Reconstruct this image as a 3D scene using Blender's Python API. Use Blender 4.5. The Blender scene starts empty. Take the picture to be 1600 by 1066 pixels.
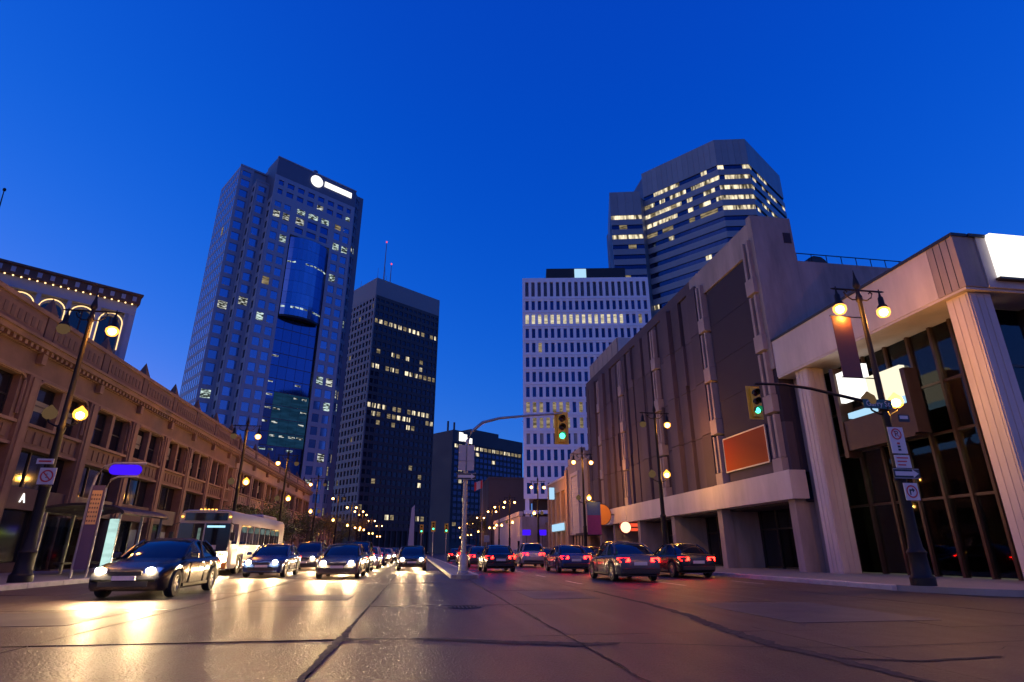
import bpy, bmesh, math, random
from mathutils import Vector, Matrix
R = math.radians
random.seed(11)
sc = bpy.context.scene
COL = sc.collection

# ------------------------------------------------------------------ camera, sky, sun, exposure
cam_d = bpy.data.cameras.new('camera')
cam = bpy.data.objects.new('camera', cam_d)
COL.objects.link(cam)
cam.location = (0, 0, 1.1)
cam.rotation_euler = (R(90 + 20.08), 0, R(-8.78))
cam_d.sensor_width = 36
cam_d.lens = 900 / 1600 * 36
cam_d.clip_start = 0.05
cam_d.clip_end = 5000
sc.camera = cam

world = bpy.data.worlds.new('World')
sc.world = world
world.use_nodes = True
wn = world.node_tree
sky = wn.nodes.new('ShaderNodeTexSky')
sky.sky_type = 'NISHITA'
sky.sun_disc = False
sky.sun_elevation = R(1.5)
sky.sun_rotation = R(288)
sky.ozone_density = 8.0
sky.air_density = 1.0
sky.dust_density = 0.2
bg = wn.nodes['Background']
# twilight grade of the physical sky: softer blue, a little red where it is brightest


def wmath(op, a, b):
    n = wn.nodes.new('ShaderNodeMath')
    n.operation = op
    for i, x in enumerate((a, b)):
        if isinstance(x, (int, float)):
            n.inputs[i].default_value = x
        else:
            wn.links.new(x, n.inputs[i])
    return n.outputs[0]


sep = wn.nodes.new('ShaderNodeSeparateColor')
cmb = wn.nodes.new('ShaderNodeCombineColor')
wn.links.new(sky.outputs[0], sep.inputs[0])
red = wmath('ADD', sep.outputs[0], wmath('MINIMUM', wmath('MULTIPLY', wmath('POWER', sep.outputs[1], 4.0), 38.0), wmath('MULTIPLY', sep.outputs[1], 0.45)))
wn.links.new(red, cmb.inputs[0])
wn.links.new(sep.outputs[1], cmb.inputs[1])
wn.links.new(wmath('MULTIPLY', wmath('POWER', sep.outputs[2], 0.5), 0.808), cmb.inputs[2])
wn.links.new(cmb.outputs[0], bg.inputs[0])
bg.inputs[1].default_value = 0.125

EXPO = 3.0
GAIN = 2 ** EXPO
sun_d = bpy.data.lights.new('sun', 'SUN')
sun_d.energy = 0.022
sun_d.angle = R(60)
sun_d.color = (0.95, 0.76, 1.0)
sun = bpy.data.objects.new('sun', sun_d)
COL.objects.link(sun)
sun.rotation_euler = (R(74), 0, R(-45))

sc.view_settings.view_transform = 'Standard'
sc.view_settings.look = 'None'
sc.view_settings.exposure = EXPO
sc.view_settings.gamma = 1.0
sc.view_settings.use_curve_mapping = False
sc.render.engine = 'CYCLES'
sc.cycles.use_denoising = True
try:
    sc.cycles.denoiser = 'OPENIMAGEDENOISE'
except Exception:
    pass
sc.cycles.max_bounces = 6
sc.cycles.diffuse_bounces = 3
sc.cycles.glossy_bounces = 4
sc.cycles.transparent_max_bounces = 10
sc.cycles.caustics_reflective = False
sc.cycles.caustics_refractive = False
sc.cycles.sample_clamp_indirect = 1.5
sc.cycles.use_light_tree = True

# ------------------------------------------------------------------ materials
M = {}


def pm(name, col, rough=0.6, metal=0.0, var=0.15, scale=3.0, bump=0.0, bscale=40.0, coords='Object', spec=0.5, rnd=0.0, streak=None, detail=5.0):
    m = bpy.data.materials.new(name)
    m.use_nodes = True
    nt = m.node_tree
    b = nt.nodes['Principled BSDF']
    b.inputs['Roughness'].default_value = rough
    b.inputs['Metallic'].default_value = metal
    b.inputs['Specular IOR Level'].default_value = spec
    b.inputs['Base Color'].default_value = (*col, 1)
    tc = nt.nodes.new('ShaderNodeTexCoord')
    src = tc.outputs[coords]
    if streak:
        mp = nt.nodes.new('ShaderNodeMapping')
        mp.inputs['Scale'].default_value = streak
        nt.links.new(src, mp.inputs[0])
        src_n = mp.outputs[0]
    else:
        src_n = src
    if var > 0:
        n = nt.nodes.new('ShaderNodeTexNoise')
        n.inputs['Scale'].default_value = scale
        n.inputs['Detail'].default_value = detail
        n.inputs['Roughness'].default_value = 0.65
        nt.links.new(src_n, n.inputs['Vector'])
        mr = nt.nodes.new('ShaderNodeMapRange')
        mr.inputs['From Min'].default_value = 0.25
        mr.inputs['From Max'].default_value = 0.75
        mr.inputs['To Min'].default_value = 1 - var
        mr.inputs['To Max'].default_value = 1 + var
        nt.links.new(n.outputs['Fac'], mr.inputs['Value'])
        val = mr.outputs[0]
        if rnd > 0:
            oi = nt.nodes.new('ShaderNodeObjectInfo')
            m2 = nt.nodes.new('ShaderNodeMapRange')
            m2.inputs['To Min'].default_value = 1 - rnd
            m2.inputs['To Max'].default_value = 1 + rnd
            nt.links.new(oi.outputs['Random'], m2.inputs['Value'])
            mu = nt.nodes.new('ShaderNodeMath')
            mu.operation = 'MULTIPLY'
            nt.links.new(val, mu.inputs[0])
            nt.links.new(m2.outputs[0], mu.inputs[1])
            val = mu.outputs[0]
        vm = nt.nodes.new('ShaderNodeVectorMath')
        vm.operation = 'SCALE'
        vm.inputs[0].default_value = col
        nt.links.new(val, vm.inputs['Scale'])
        nt.links.new(vm.outputs[0], b.inputs['Base Color'])
        r2 = nt.nodes.new('ShaderNodeMapRange')
        r2.inputs['From Min'].default_value = 0.3
        r2.inputs['From Max'].default_value = 0.7
        r2.inputs['To Min'].default_value = max(0.02, rough * 0.8)
        r2.inputs['To Max'].default_value = min(1, rough * 1.2)
        nt.links.new(n.outputs['Fac'], r2.inputs['Value'])
        nt.links.new(r2.outputs[0], b.inputs['Roughness'])
    if bump > 0:
        n2 = nt.nodes.new('ShaderNodeTexNoise')
        n2.inputs['Scale'].default_value = bscale
        n2.inputs['Detail'].default_value = 3
        nt.links.new(src, n2.inputs['Vector'])
        bp = nt.nodes.new('ShaderNodeBump')
        bp.inputs['Strength'].default_value = bump
        bp.inputs['Distance'].default_value = 0.02
        nt.links.new(n2.outputs['Fac'], bp.inputs['Height'])
        nt.links.new(bp.outputs[0], b.inputs['Normal'])
    M[name] = m
    return m


def em(name, col, disp, noise=0.0, nscale=1.5, sample=True, lo=0.35, hi=0.62, vec=(0.55, 0.55, 2.4)):
    """emitter whose displayed value is disp x colour"""
    m = bpy.data.materials.new(name)
    m.use_nodes = True
    nt = m.node_tree
    for n in list(nt.nodes):
        if n.type == 'BSDF_PRINCIPLED':
            nt.nodes.remove(n)
    e = nt.nodes.new('ShaderNodeEmission')
    e.inputs[0].default_value = (*col, 1)
    e.inputs[1].default_value = disp / GAIN
    if noise > 0:
        tc = nt.nodes.new('ShaderNodeTexCoord')
        oi = nt.nodes.new('ShaderNodeObjectInfo')
        ad = nt.nodes.new('ShaderNodeVectorMath')
        ad.operation = 'MULTIPLY_ADD'
        ad.inputs[1].default_value = vec
        ge = nt.nodes.new('ShaderNodeNewGeometry')
        nt.links.new(ge.outputs['Position'], ad.inputs[0])
        nx = nt.nodes.new('ShaderNodeTexNoise')
        nx.inputs['Scale'].default_value = nscale
        nx.inputs['Detail'].default_value = 2
        nt.links.new(ad.outputs[0], nx.inputs['Vector'])
        mr = nt.nodes.new('ShaderNodeMapRange')
        mr.inputs['From Min'].default_value = lo
        mr.inputs['From Max'].default_value = hi
        mr.inputs['To Min'].default_value = disp / GAIN * (1 - noise)
        mr.inputs['To Max'].default_value = disp / GAIN
        nt.links.new(nx.outputs['Fac'], mr.inputs['Value'])
        nt.links.new(mr.outputs[0], e.inputs[1])
    out = [n for n in nt.nodes if n.type == 'OUTPUT_MATERIAL'][0]
    nt.links.new(e.outputs[0], out.inputs[0])
    if not sample:
        try:
            m.cycles.emission_sampling = 'NONE'
        except Exception:
            pass
    M[name] = m
    return m


def glass(name, tint=(0.9, 0.95, 0.95), refl=1.0):
    m = bpy.data.materials.new(name)
    m.use_nodes = True
    nt = m.node_tree
    for n in list(nt.nodes):
        if n.type == 'BSDF_PRINCIPLED':
            nt.nodes.remove(n)
    t = nt.nodes.new('ShaderNodeBsdfTransparent')
    t.inputs[0].default_value = (*tint, 1)
    g = nt.nodes.new('ShaderNodeBsdfGlossy')
    g.inputs['Roughness'].default_value = 0.02
    f = nt.nodes.new('ShaderNodeFresnel')
    f.inputs[0].default_value = 1.5
    mx = nt.nodes.new('ShaderNodeMixShader')
    nt.links.new(f.outputs[0], mx.inputs[0])
    nt.links.new(t.outputs[0], mx.inputs[1])
    nt.links.new(g.outputs[0], mx.inputs[2])
    out = [n for n in nt.nodes if n.type == 'OUTPUT_MATERIAL'][0]
    nt.links.new(mx.outputs[0], out.inputs[0])
    M[name] = m
    return m


pm('asphalt', (0.05, 0.048, 0.05), 0.55, var=0.3, scale=0.6, bump=0.3, bscale=60)
pm('pavement', (0.20, 0.185, 0.18), 0.55, var=0.22, scale=0.8, bump=0.15, bscale=30)
pm('kerb', (0.42, 0.39, 0.36), 0.7, var=0.3, scale=2.5, bump=0.2)
pm('tar', (0.010, 0.009, 0.010), 0.75, var=0.4, scale=9, bump=0.35, bscale=50)
pm('lane_paint', (0.55, 0.53, 0.5), 0.6, var=0.5, scale=5)
pm('terracotta', (0.165, 0.098, 0.068), 0.75, spec=0.2, var=0.42, scale=0.6, bump=0.2, bscale=14)
pm('terracotta_trim', (0.205, 0.125, 0.085), 0.7, spec=0.2, var=0.36, scale=0.8, bump=0.15, bscale=20)
pm('terracotta_dark', (0.12, 0.075, 0.06), 0.8, spec=0.2, var=0.25, scale=1.6)
pm('sandstone', (0.36, 0.24, 0.16), 0.8, spec=0.2, var=0.25, scale=0.7, bump=0.2, bscale=12)
pm('brown_fascia', (0.09, 0.06, 0.055), 0.6, var=0.2)
pm('window_dark', (0.006, 0.008, 0.014), 0.07, var=0.0, spec=0.8)
pm('frame_dark', (0.02, 0.017, 0.016), 0.5, var=0.2)
pm('frame_bronze', (0.055, 0.03, 0.022), 0.4, metal=0.5, var=0.2)
pm('concrete', (0.27, 0.225, 0.215), 0.8, spec=0.2, var=0.34, scale=0.9, bump=0.25, bscale=16, streak=(1, 1, 0.22))
pm('concrete_light', (0.46, 0.40, 0.38), 0.75, var=0.22, scale=0.9, bump=0.15, bscale=20, streak=(1, 1, 0.25))
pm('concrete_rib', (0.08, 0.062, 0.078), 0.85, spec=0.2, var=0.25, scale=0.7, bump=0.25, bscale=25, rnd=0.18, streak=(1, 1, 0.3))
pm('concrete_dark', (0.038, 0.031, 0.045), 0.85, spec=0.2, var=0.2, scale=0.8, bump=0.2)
pm('concrete_fin', (0.28, 0.23, 0.23), 0.8, spec=0.2, var=0.15, scale=1.0)
pm('tower_stone', (0.33, 0.34, 0.40), 0.6, var=0.08, scale=0.2)
pm('tower_glass', (0.16, 0.26, 0.46), 0.08, metal=0.75, var=0.12, scale=0.15, rnd=0.10)
pm('tower_glass_deep', (0.06, 0.12, 0.30), 0.07, metal=0.8, var=0.12, scale=0.1, rnd=0.06)
pm('tower_cap', (0.12, 0.125, 0.17), 0.5, var=0.1, scale=0.2)
pm('dark_granite', (0.085, 0.072, 0.075), 0.5, spec=0.2, var=0.15, scale=0.3)
pm('dark_cap', (0.26, 0.235, 0.23), 0.6, var=0.1, scale=0.3)
pm('dark_glass', (0.02, 0.022, 0.045), 0.09, metal=0.6, var=0.15, scale=0.2, rnd=0.2)
pm('white_precast', (0.80, 0.78, 0.80), 0.6, var=0.06, scale=0.4)
pm('white_tower_glass', (0.04, 0.07, 0.15), 0.08, metal=0.7, var=0.1, scale=0.3, rnd=0.25)
pm('grey_panel', (0.23, 0.25, 0.27), 0.45, var=0.12, scale=0.3, rnd=0.08)
pm('grey_ribbon_glass', (0.035, 0.065, 0.14), 0.08, metal=0.75, var=0.1, scale=0.2, rnd=0.1)
pm('hotel_wall', (0.07, 0.06, 0.065), 0.7, var=0.15, scale=0.1)
pm('hotel_glass', (0.03, 0.05, 0.13), 0.1, metal=0.7, var=0.1, scale=0.1, rnd=0.2)
pm('brown_block', (0.13, 0.10, 0.09), 0.85, spec=0.2, var=0.1, scale=0.2)
pm('cast_iron', (0.012, 0.011, 0.011), 0.55, var=0.2, scale=8, spec=0.25)
pm('galvanised', (0.33, 0.32, 0.31), 0.45, metal=0.6, var=0.2, scale=6)
pm('signal_yellow', (0.75, 0.43, 0.02), 0.5, var=0.12, scale=6)
pm('black_matte', (0.012, 0.012, 0.013), 0.6, var=0.0)
pm('lens_red_off', (0.05, 0.006, 0.005), 0.2, var=0)
pm('lens_amber_off', (0.05, 0.025, 0.004), 0.2, var=0)
pm('sign_white', (0.55, 0.52, 0.50), 0.45, var=0.06, scale=10)
pm('sign_black', (0.012, 0.012, 0.012), 0.4, var=0)
pm('sign_red', (0.5, 0.03, 0.03), 0.45, var=0)
pm('sign_green', (0.015, 0.075, 0.06), 0.4, var=0)
pm('sign_back', (0.42, 0.38, 0.36), 0.5, metal=0.3, var=0.1, scale=5)
pm('banner_red', (0.17, 0.07, 0.055), 0.8, var=0.2, scale=5)
pm('banner_blue', (0.10, 0.16, 0.30), 0.8, var=0.2, scale=5)
pm('banner_magenta', (0.30, 0.05, 0.17), 0.8, var=0.2, scale=5)
pm('disc_orange', (0.55, 0.22, 0.05), 0.6, var=0.08)
pm('rubber', (0.012, 0.012, 0.012), 0.7, var=0.0)
pm('alloy', (0.22, 0.22, 0.23), 0.3, metal=0.9, var=0)
pm('chrome', (0.6, 0.6, 0.62), 0.12, metal=1.0, var=0)
pm('car_glass', (0.008, 0.01, 0.014), 0.04, var=0, spec=0.9)
for nm, c in dict(white=(0.68, 0.68, 0.68), silver=(0.38, 0.39, 0.41), black=(0.012, 0.012, 0.014), blue=(0.03, 0.06, 0.18), red=(0.28, 0.02, 0.02),
                  grey=(0.10, 0.10, 0.11), beige=(0.40, 0.34, 0.26), green=(0.03, 0.08, 0.06)).items():
    pm('paint_' + nm, c, 0.22, metal=0.35 if nm in ('silver', 'grey', 'blue') else 0.0, var=0.03, scale=2, spec=0.6)
pm('bus_white', (0.33, 0.30, 0.30), 0.35, var=0.06, scale=2)
pm('bus_orange', (0.75, 0.30, 0.05), 0.4, var=0.05)
pm('bark', (0.06, 0.04, 0.03), 0.9, var=0.3, scale=6, bump=0.4)
pm('leaf', (0.07, 0.09, 0.025), 0.6, var=0.5, scale=1.2)
pm('leaf_lamplit', (0.16, 0.13, 0.03), 0.6, var=0.4, scale=1.2)  # yellow lamplight is put into this leaf colour
pm('interior_wall', (0.20, 0.18, 0.13), 0.8, var=0.15)
pm('interior_dark', (0.035, 0.03, 0.028), 0.8, var=0.15)
pm('flag_red', (0.55, 0.02, 0.02), 0.7, var=0.05)
pm('purple_post', (0.10, 0.07, 0.13), 0.5, var=0.1)
pm('timetable', (0.65, 0.42, 0.18), 0.5, var=0.1)
pm('stone_pale', (0.45, 0.40, 0.40), 0.7, var=0.1)
pm('seat', (0.08, 0.06, 0.12), 0.8, var=0.2)
glass('clear_glass')
glass('tinted_glass', (0.55, 0.6, 0.6))

SOD = (1.0, 0.34, 0.045)


def lamp_shell(name, col, disp):
    """prismatic lamp glass: see-through with a glow of its own"""
    m = em(name, col, disp, sample=False)
    nt = m.node_tree
    e = [n for n in nt.nodes if n.type == 'EMISSION'][0]
    t = nt.nodes.new('ShaderNodeBsdfTransparent')
    t.inputs[0].default_value = (1.0, 0.85, 0.6, 1)
    a = nt.nodes.new('ShaderNodeAddShader')
    nt.links.new(e.outputs[0], a.inputs[0])
    nt.links.new(t.outputs[0], a.inputs[1])
    nt.links.new(a.outputs[0], [n for n in nt.nodes if n.type == 'OUTPUT_MATERIAL'][0].inputs[0])


lamp_shell('sodium_lamp', (1.0, 0.33, 0.05), 1.9)
lamp_shell('globe_lamp', (1.0, 0.40, 0.05), 1.7)
lamp_shell('lamp_far', (1.0, 0.34, 0.05), 2.0)
em('bulb_core', (1.0, 0.62, 0.25), 30, sample=False)
em('lamp_off_glow', (1.0, 0.6, 0.3), 0.10, sample=False)  # unlit lamp glass, with a faint glow put into its colour
em('lit_warm', (1.0, 0.84, 0.56), 1.5, noise=0.95, nscale=0.8, sample=False, lo=0.40, hi=0.66, vec=(1.3, 1.3, 0.25))
em('lit_dim', (1.0, 0.78, 0.45), 0.35, noise=0.8, nscale=1.0, sample=False)
em('lit_cool', (0.75, 0.95, 0.90), 0.9, noise=0.96, nscale=1.3, sample=False, lo=0.48, hi=0.6)
em('lit_teal', (0.06, 0.27, 0.62), 0.13, noise=0.4, nscale=0.5, sample=False)
em('lit_part', (0.92, 0.95, 0.86), 0.75, noise=0.97, nscale=1.3, sample=False, lo=0.48, hi=0.6)
em('lit_office', (1.0, 0.88, 0.60), 0.85, noise=0.6, nscale=1.2, sample=False)
em('lit_pink', (1.0, 0.35, 0.25), 0.9, sample=False)
em('lit_violet', (0.5, 0.2, 1.0), 0.9, sample=False)
em('sign_lit_white', (1.0, 0.97, 0.92), 1.7)
em('sign_lit_cream', (1.0, 0.90, 0.66), 1.15)
em('sign_lit_blue', (0.06, 0.01, 1.0), 1.0)
em('sign_lit_cyan', (0.45, 0.75, 1.0), 1.0)
em('sign_lit_lime', (0.75, 0.95, 0.05), 1.2)
em('sign_lit_red', (1.0, 0.10, 0.04), 1.0)
em('disc_lit', (1.0, 0.62, 0.35), 2.2)
em('signal_green', (0.05, 1.0, 0.45), 5.0)
em('bulb', (1.0, 0.62, 0.28), 3.0, sample=False)
em('bulb_tube', (1.0, 0.62, 0.28), 1.8)
em('headlamp', (1.0, 0.72, 0.38), 1300)
em('tail_lit', (1.0, 0.0055, 0.003), 60.0)
em('amber_lit', (1.0, 0.42, 0.06), 5.0)
em('door_glow', (0.72, 0.78, 0.40), 0.55, noise=0.3, nscale=1.5)
em('shop_teal', (0.30, 0.62, 0.55), 0.35, noise=0.4, nscale=1.5)
em('ad_panel', (0.62, 0.95, 0.88), 0.95, noise=0.25, nscale=3)
em('bus_light', (0.45, 0.85, 1.0), 1.2)
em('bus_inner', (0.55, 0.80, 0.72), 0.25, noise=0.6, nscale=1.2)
em('ceiling_lamp', (0.95, 1.0, 0.62), 150.0)
em('ceiling_strip', (0.85, 1.0, 0.45), 3.0)
em('aviation_red', (1.0, 0.1, 0.2), 1.2, sample=False)


# printed poster: red to orange print
def poster_mat():
    m = bpy.data.materials.new('poster_print')
    m.use_nodes = True
    nt = m.node_tree
    b = nt.nodes['Principled BSDF']
    b.inputs['Roughness'].default_value = 0.6
    b.inputs['Specular IOR Level'].default_value = 0.15
    tc = nt.nodes.new('ShaderNodeTexCoord')
    mp = nt.nodes.new('ShaderNodeSeparateXYZ')
    nt.links.new(tc.outputs['Generated'], mp.inputs[0])
    ma = nt.nodes.new('ShaderNodeMath')
    ma.operation = 'MULTIPLY_ADD'
    ma.inputs[1].default_value = 0.55
    nt.links.new(mp.outputs['Y'], ma.inputs[0])
    m3 = nt.nodes.new('ShaderNodeMath')
    m3.operation = 'MULTIPLY_ADD'
    m3.inputs[1].default_value = -0.6
    m3.inputs[2].default_value = 0.55
    nt.links.new(mp.outputs['Z'], m3.inputs[0])
    nt.links.new(m3.outputs[0], ma.inputs[2])
    cr = nt.nodes.new('ShaderNodeValToRGB')
    cr.color_ramp.elements[0].color = (0.19, 0.013, 0.008, 1)
    cr.color_ramp.elements[1].color = (0.38, 0.055, 0.003, 1)
    cr.color_ramp.elements[0].position = 0.35
    nt.links.new(ma.outputs[0], cr.inputs[0])
    nt.links.new(cr.outputs[0], b.inputs['Base Color'])
    M['poster_print'] = m


poster_mat()


# road concrete: worn slabs, wheel polish, grain
def slab_mat():
    m = bpy.data.materials.new('road_concrete')
    m.use_nodes = True
    nt = m.node_tree
    L = nt.links.new
    b = nt.nodes['Principled BSDF']
    g = nt.nodes.new('ShaderNodeNewGeometry')
    oi = nt.nodes.new('ShaderNodeObjectInfo')
    big = nt.nodes.new('ShaderNodeTexNoise')
    big.inputs['Scale'].default_value = 0.55
    big.inputs['Detail'].default_value = 6
    L(g.outputs['Position'], big.inputs['Vector'])
    mp = nt.nodes.new('ShaderNodeMapping')
    mp.inputs['Scale'].default_value = (2.2, 0.12, 1)
    L(g.outputs['Position'], mp.inputs[0])
    st = nt.nodes.new('ShaderNodeTexNoise')
    st.inputs['Scale'].default_value = 1.0
    st.inputs['Detail'].default_value = 5
    L(mp.outputs[0], st.inputs['Vector'])
    gr = nt.nodes.new('ShaderNodeTexNoise')
    gr.inputs['Scale'].default_value = 38
    gr.inputs['Detail'].default_value = 4
    gr.inputs['Roughness'].default_value = 0.7
    L(g.outputs['Position'], gr.inputs['Vector'])
    vo = nt.nodes.new('ShaderNodeTexVoronoi')
    vo.inputs['Scale'].default_value = 34
    L(g.outputs['Position'], vo.inputs['Vector'])

    def math_(op, a, bb, c=None):
        n = nt.nodes.new('ShaderNodeMath')
        n.operation = op
        for i, x in enumerate((a, bb, c)):
            if x is None:
                continue
            if isinstance(x, (int, float)):
                n.inputs[i].default_value = x
            else:
                L(x, n.inputs[i])
        return n.outputs[0]
    v = math_('MULTIPLY_ADD', big.outputs['Fac'], 0.9, 0.10)
    v = math_('MULTIPLY_ADD', st.outputs['Fac'], 0.75, v)
    gsp = math_('MULTIPLY_ADD', gr.outputs['Fac'], 2.6, -0.8)
    v = math_('MULTIPLY_ADD', gsp, 1.0, v)
    v = math_('MULTIPLY_ADD', oi.outputs['Random'], 0.22, v)
    cr = nt.nodes.new('ShaderNodeValToRGB')
    cr.color_ramp.elements[0].color = (0.018, 0.010, 0.010, 1)
    cr.color_ramp.elements[1].color = (0.085, 0.047, 0.038, 1)
    cr.color_ramp.elements[0].position = 0.72
    cr.color_ramp.elements[1].position = 1.75
    mr = nt.nodes.new('ShaderNodeMapRange')
    mr.inputs['From Min'].default_value = 1.0
    mr.inputs['From Max'].default_value = 1.95
    L(v, mr.inputs['Value'])
    cr.color_ramp.elements[0].position = 0.0
    cr.color_ramp.elements[1].position = 1.0
    L(mr.outputs[0], cr.inputs[0])
    L(cr.outputs[0], b.inputs['Base Color'])
    rr = nt.nodes.new('ShaderNodeMapRange')
    rr.inputs['From Min'].default_value = 0.35
    rr.inputs['From Max'].default_value = 0.68
    rr.inputs['To Min'].default_value = 0.34
    rr.inputs['To Max'].default_value = 0.58
    L(math_('MULTIPLY_ADD', gr.outputs['Fac'], 0.7, math_('MULTIPLY', st.outputs['Fac'], 0.3)), rr.inputs['Value'])
    L(rr.outputs[0], b.inputs['Roughness'])
    b.inputs['Specular IOR Level'].default_value = 0.4
    bp = nt.nodes.new('ShaderNodeBump')
    bp.inputs['Strength'].default_value = 0.9
    bp.inputs['Distance'].default_value = 0.02
    hh = math_('MULTIPLY_ADD', vo.outputs['Distance'], 0.5, gr.outputs['Fac'])
    L(hh, bp.inputs['Height'])
    L(bp.outputs[0], b.inputs['Normal'])
    M['road_concrete'] = m


slab_mat()


# ------------------------------------------------------------------ mesh helpers
class MB:
    def __init__(s):
        s.v = []
        s.f = []

    def add(s, vs, fs):
        k = len(s.v)
        s.v += [tuple(p) for p in vs]
        s.f += [tuple(i + k for i in f) for f in fs]
        return s

    def box(s, x0, x1, y0, y1, z0, z1):
        return s.add([(x0, y0, z0), (x1, y0, z0), (x1, y1, z0), (x0, y1, z0), (x0, y0, z1), (x1, y0, z1), (x1, y1, z1), (x0, y1, z1)],
                     [(3, 2, 1, 0), (4, 5, 6, 7), (0, 1, 5, 4), (1, 2, 6, 5), (2, 3, 7, 6), (3, 0, 4, 7)])

    def bbox(s, x0, x1, y0, y1, z0, z1, b=0.03):
        """box with chamfered vertical and top edges"""
        ring = [(x0 + b, y0), (x1 - b, y0), (x1, y0 + b), (x1, y1 - b), (x1 - b, y1), (x0 + b, y1), (x0, y1 - b), (x0, y0 + b)]
        cx, cy = (x0 + x1) / 2, (y0 + y1) / 2
        inn = [(cx + (x - cx) * (1 - 2 * b / max(x1 - x0, .001)), cy + (y - cy) * (1 - 2 * b / max(y1 - y0, .001))) for x, y in ring]
        vs = [(x, y, z0) for x, y in ring] + [(x, y, z1 - b) for x, y in ring] + [(x, y, z1) for x, y in inn]
        fs = []
        for k in (0, 8):
            for i in range(8):
                j = (i + 1) % 8
                fs.append((k + i, k + j, k + 8 + j, k + 8 + i))
        fs.append(tuple(range(16, 24)))
        fs.append(tuple(range(7, -1, -1)))
        return s.add(vs, fs)

    def prism(s, poly, z0, z1):
        n = len(poly)
        vs = [(x, y, z0) for x, y in poly] + [(x, y, z1) for x, y in poly]
        fs = [tuple(range(n - 1, -1, -1)), tuple(range(n, 2 * n))]
        fs += [(i, (i + 1) % n, n + (i + 1) % n, n + i) for i in range(n)]
        return s.add(vs, fs)

    def prism_y(s, poly, y0, y1):
        """poly in (x,z)"""
        n = len(poly)
        vs = [(x, y0, z) for x, z in poly] + [(x, y1, z) for x, z in poly]
        fs = [tuple(range(n)), tuple(range(2 * n - 1, n - 1, -1))]
        fs += [(i, n + i, n + (i + 1) % n, (i + 1) % n) for i in range(n)]
        return s.add(vs, fs)

    def prism_x(s, poly, x0, x1):
        """poly in (y,z)"""
        n = len(poly)
        vs = [(x0, y, z) for y, z in poly] + [(x1, y, z) for y, z in poly]
        fs = [tuple(range(n - 1, -1, -1)), tuple(range(n, 2 * n))]
        fs += [(i, (i + 1) % n, n + (i + 1) % n, n + i) for i in range(n)]
        return s.add(vs, fs)

    def tube(s, pts, r, n=8, caps=True):
        pts = [Vector(p) for p in pts]
        rs = r if isinstance(r, (list, tuple)) else [r] * len(pts)
        rings = []
        up = Vector((0, 0, 1))
        for i, p in enumerate(pts):
            d = (pts[min(i + 1, len(pts) - 1)] - pts[max(i - 1, 0)]).normalized()
            a = up if abs(d.z) < 0.9 else Vector((1, 0, 0))
            e1 = d.cross(a).normalized()
            e2 = d.cross(e1).normalized()
            rings.append([p + (e1 * math.cos(2 * math.pi * k / n) + e2 * math.sin(2 * math.pi * k / n)) * rs[i] for k in range(n)])
        vs = [q for rg in rings for q in rg]
        fs = []
        for i in range(len(pts) - 1):
            for k in range(n):
                j = (k + 1) % n
                fs.append((i * n + k, i * n + j, (i + 1) * n + j, (i + 1) * n + k))
        if caps:
            fs.append(tuple(range(n - 1, -1, -1)))
            fs.append(tuple(range((len(pts) - 1) * n, len(pts) * n)))
        return s.add(vs, fs)

    def lathe(s, prof, n=12, c=(0, 0, 0), caps=True):
        """prof list of (r,z)"""
        vs = []
        for r, z in prof:
            for k in range(n):
                a = 2 * math.pi * k / n
                vs.append((c[0] + r * math.cos(a), c[1] + r * math.sin(a), c[2] + z))
        fs = []
        for i in range(len(prof) - 1):
            for k in range(n):
                j = (k + 1) % n
                fs.append((i * n + k, i * n + j, (i + 1) * n + j, (i + 1) * n + k))
        if caps:
            fs.append(tuple(range(n - 1, -1, -1)))
            fs.append(tuple(range((len(prof) - 1) * n, len(prof) * n)))
        return s.add(vs, fs)

    def loft(s, rings, caps=True):
        n = len(rings[0])
        vs = [p for r in rings for p in r]
        fs = []
        for i in range(len(rings) - 1):
            for k in range(n):
                j = (k + 1) % n
                fs.append((i * n + k, i * n + j, (i + 1) * n + j, (i + 1) * n + k))
        if caps:
            fs.append(tuple(range(n - 1, -1, -1)))
            fs.append(tuple(range((len(rings) - 1) * n, len(rings) * n)))
        return s.add(vs, fs)

    def mesh(s, name, mat, smooth=False, fix=True):
        me = bpy.data.meshes.new(name)
        me.from_pydata(s.v, [], s.f)
        if fix:
            bm = bmesh.new()
            bm.from_mesh(me)
            bmesh.ops.recalc_face_normals(bm, faces=bm.faces)
            bm.to_mesh(me)
            bm.free()
        if mat:
            me.materials.append(M[mat] if isinstance(mat, str) else mat)
        if smooth:
            me.polygons.foreach_set('use_smooth', [True] * len(me.polygons))
            try:
                me.set_sharp_from_angle(angle=R(40))
            except Exception:
                pass
        return me

    def build(s, name, mat, parent=None, loc=(0, 0, 0), rotz=0.0, smooth=False, kind=None):
        o = bpy.data.objects.new(name, s.mesh(name, mat, smooth))
        COL.objects.link(o)
        o.location = loc
        o.rotation_euler = (0, 0, rotz)
        o.parent = parent
        if kind:
            o['kind'] = kind
        return o


def inst(mesh, name, parent, loc=(0, 0, 0), rotz=0.0, scale=None, rot=None):
    o = bpy.data.objects.new(name, mesh)
    COL.objects.link(o)
    o.location = loc
    o.rotation_euler = rot if rot else (0, 0, rotz)
    if scale:
        o.scale = scale
    o.parent = parent
    return o


def tag(o, label, cat, group=None):
    o['label'] = label
    o['category'] = cat
    if group:
        o['group'] = group
    return o


def empty(name, label, cat, loc=(0, 0, 0), rotz=0.0, group=None):
    o = bpy.data.objects.new(name, None)
    COL.objects.link(o)
    o.location = loc
    o.rotation_euler = (0, 0, rotz)
    return tag(o, label, cat, group)


def struct(o):
    o['kind'] = 'structure'
    return o


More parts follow.
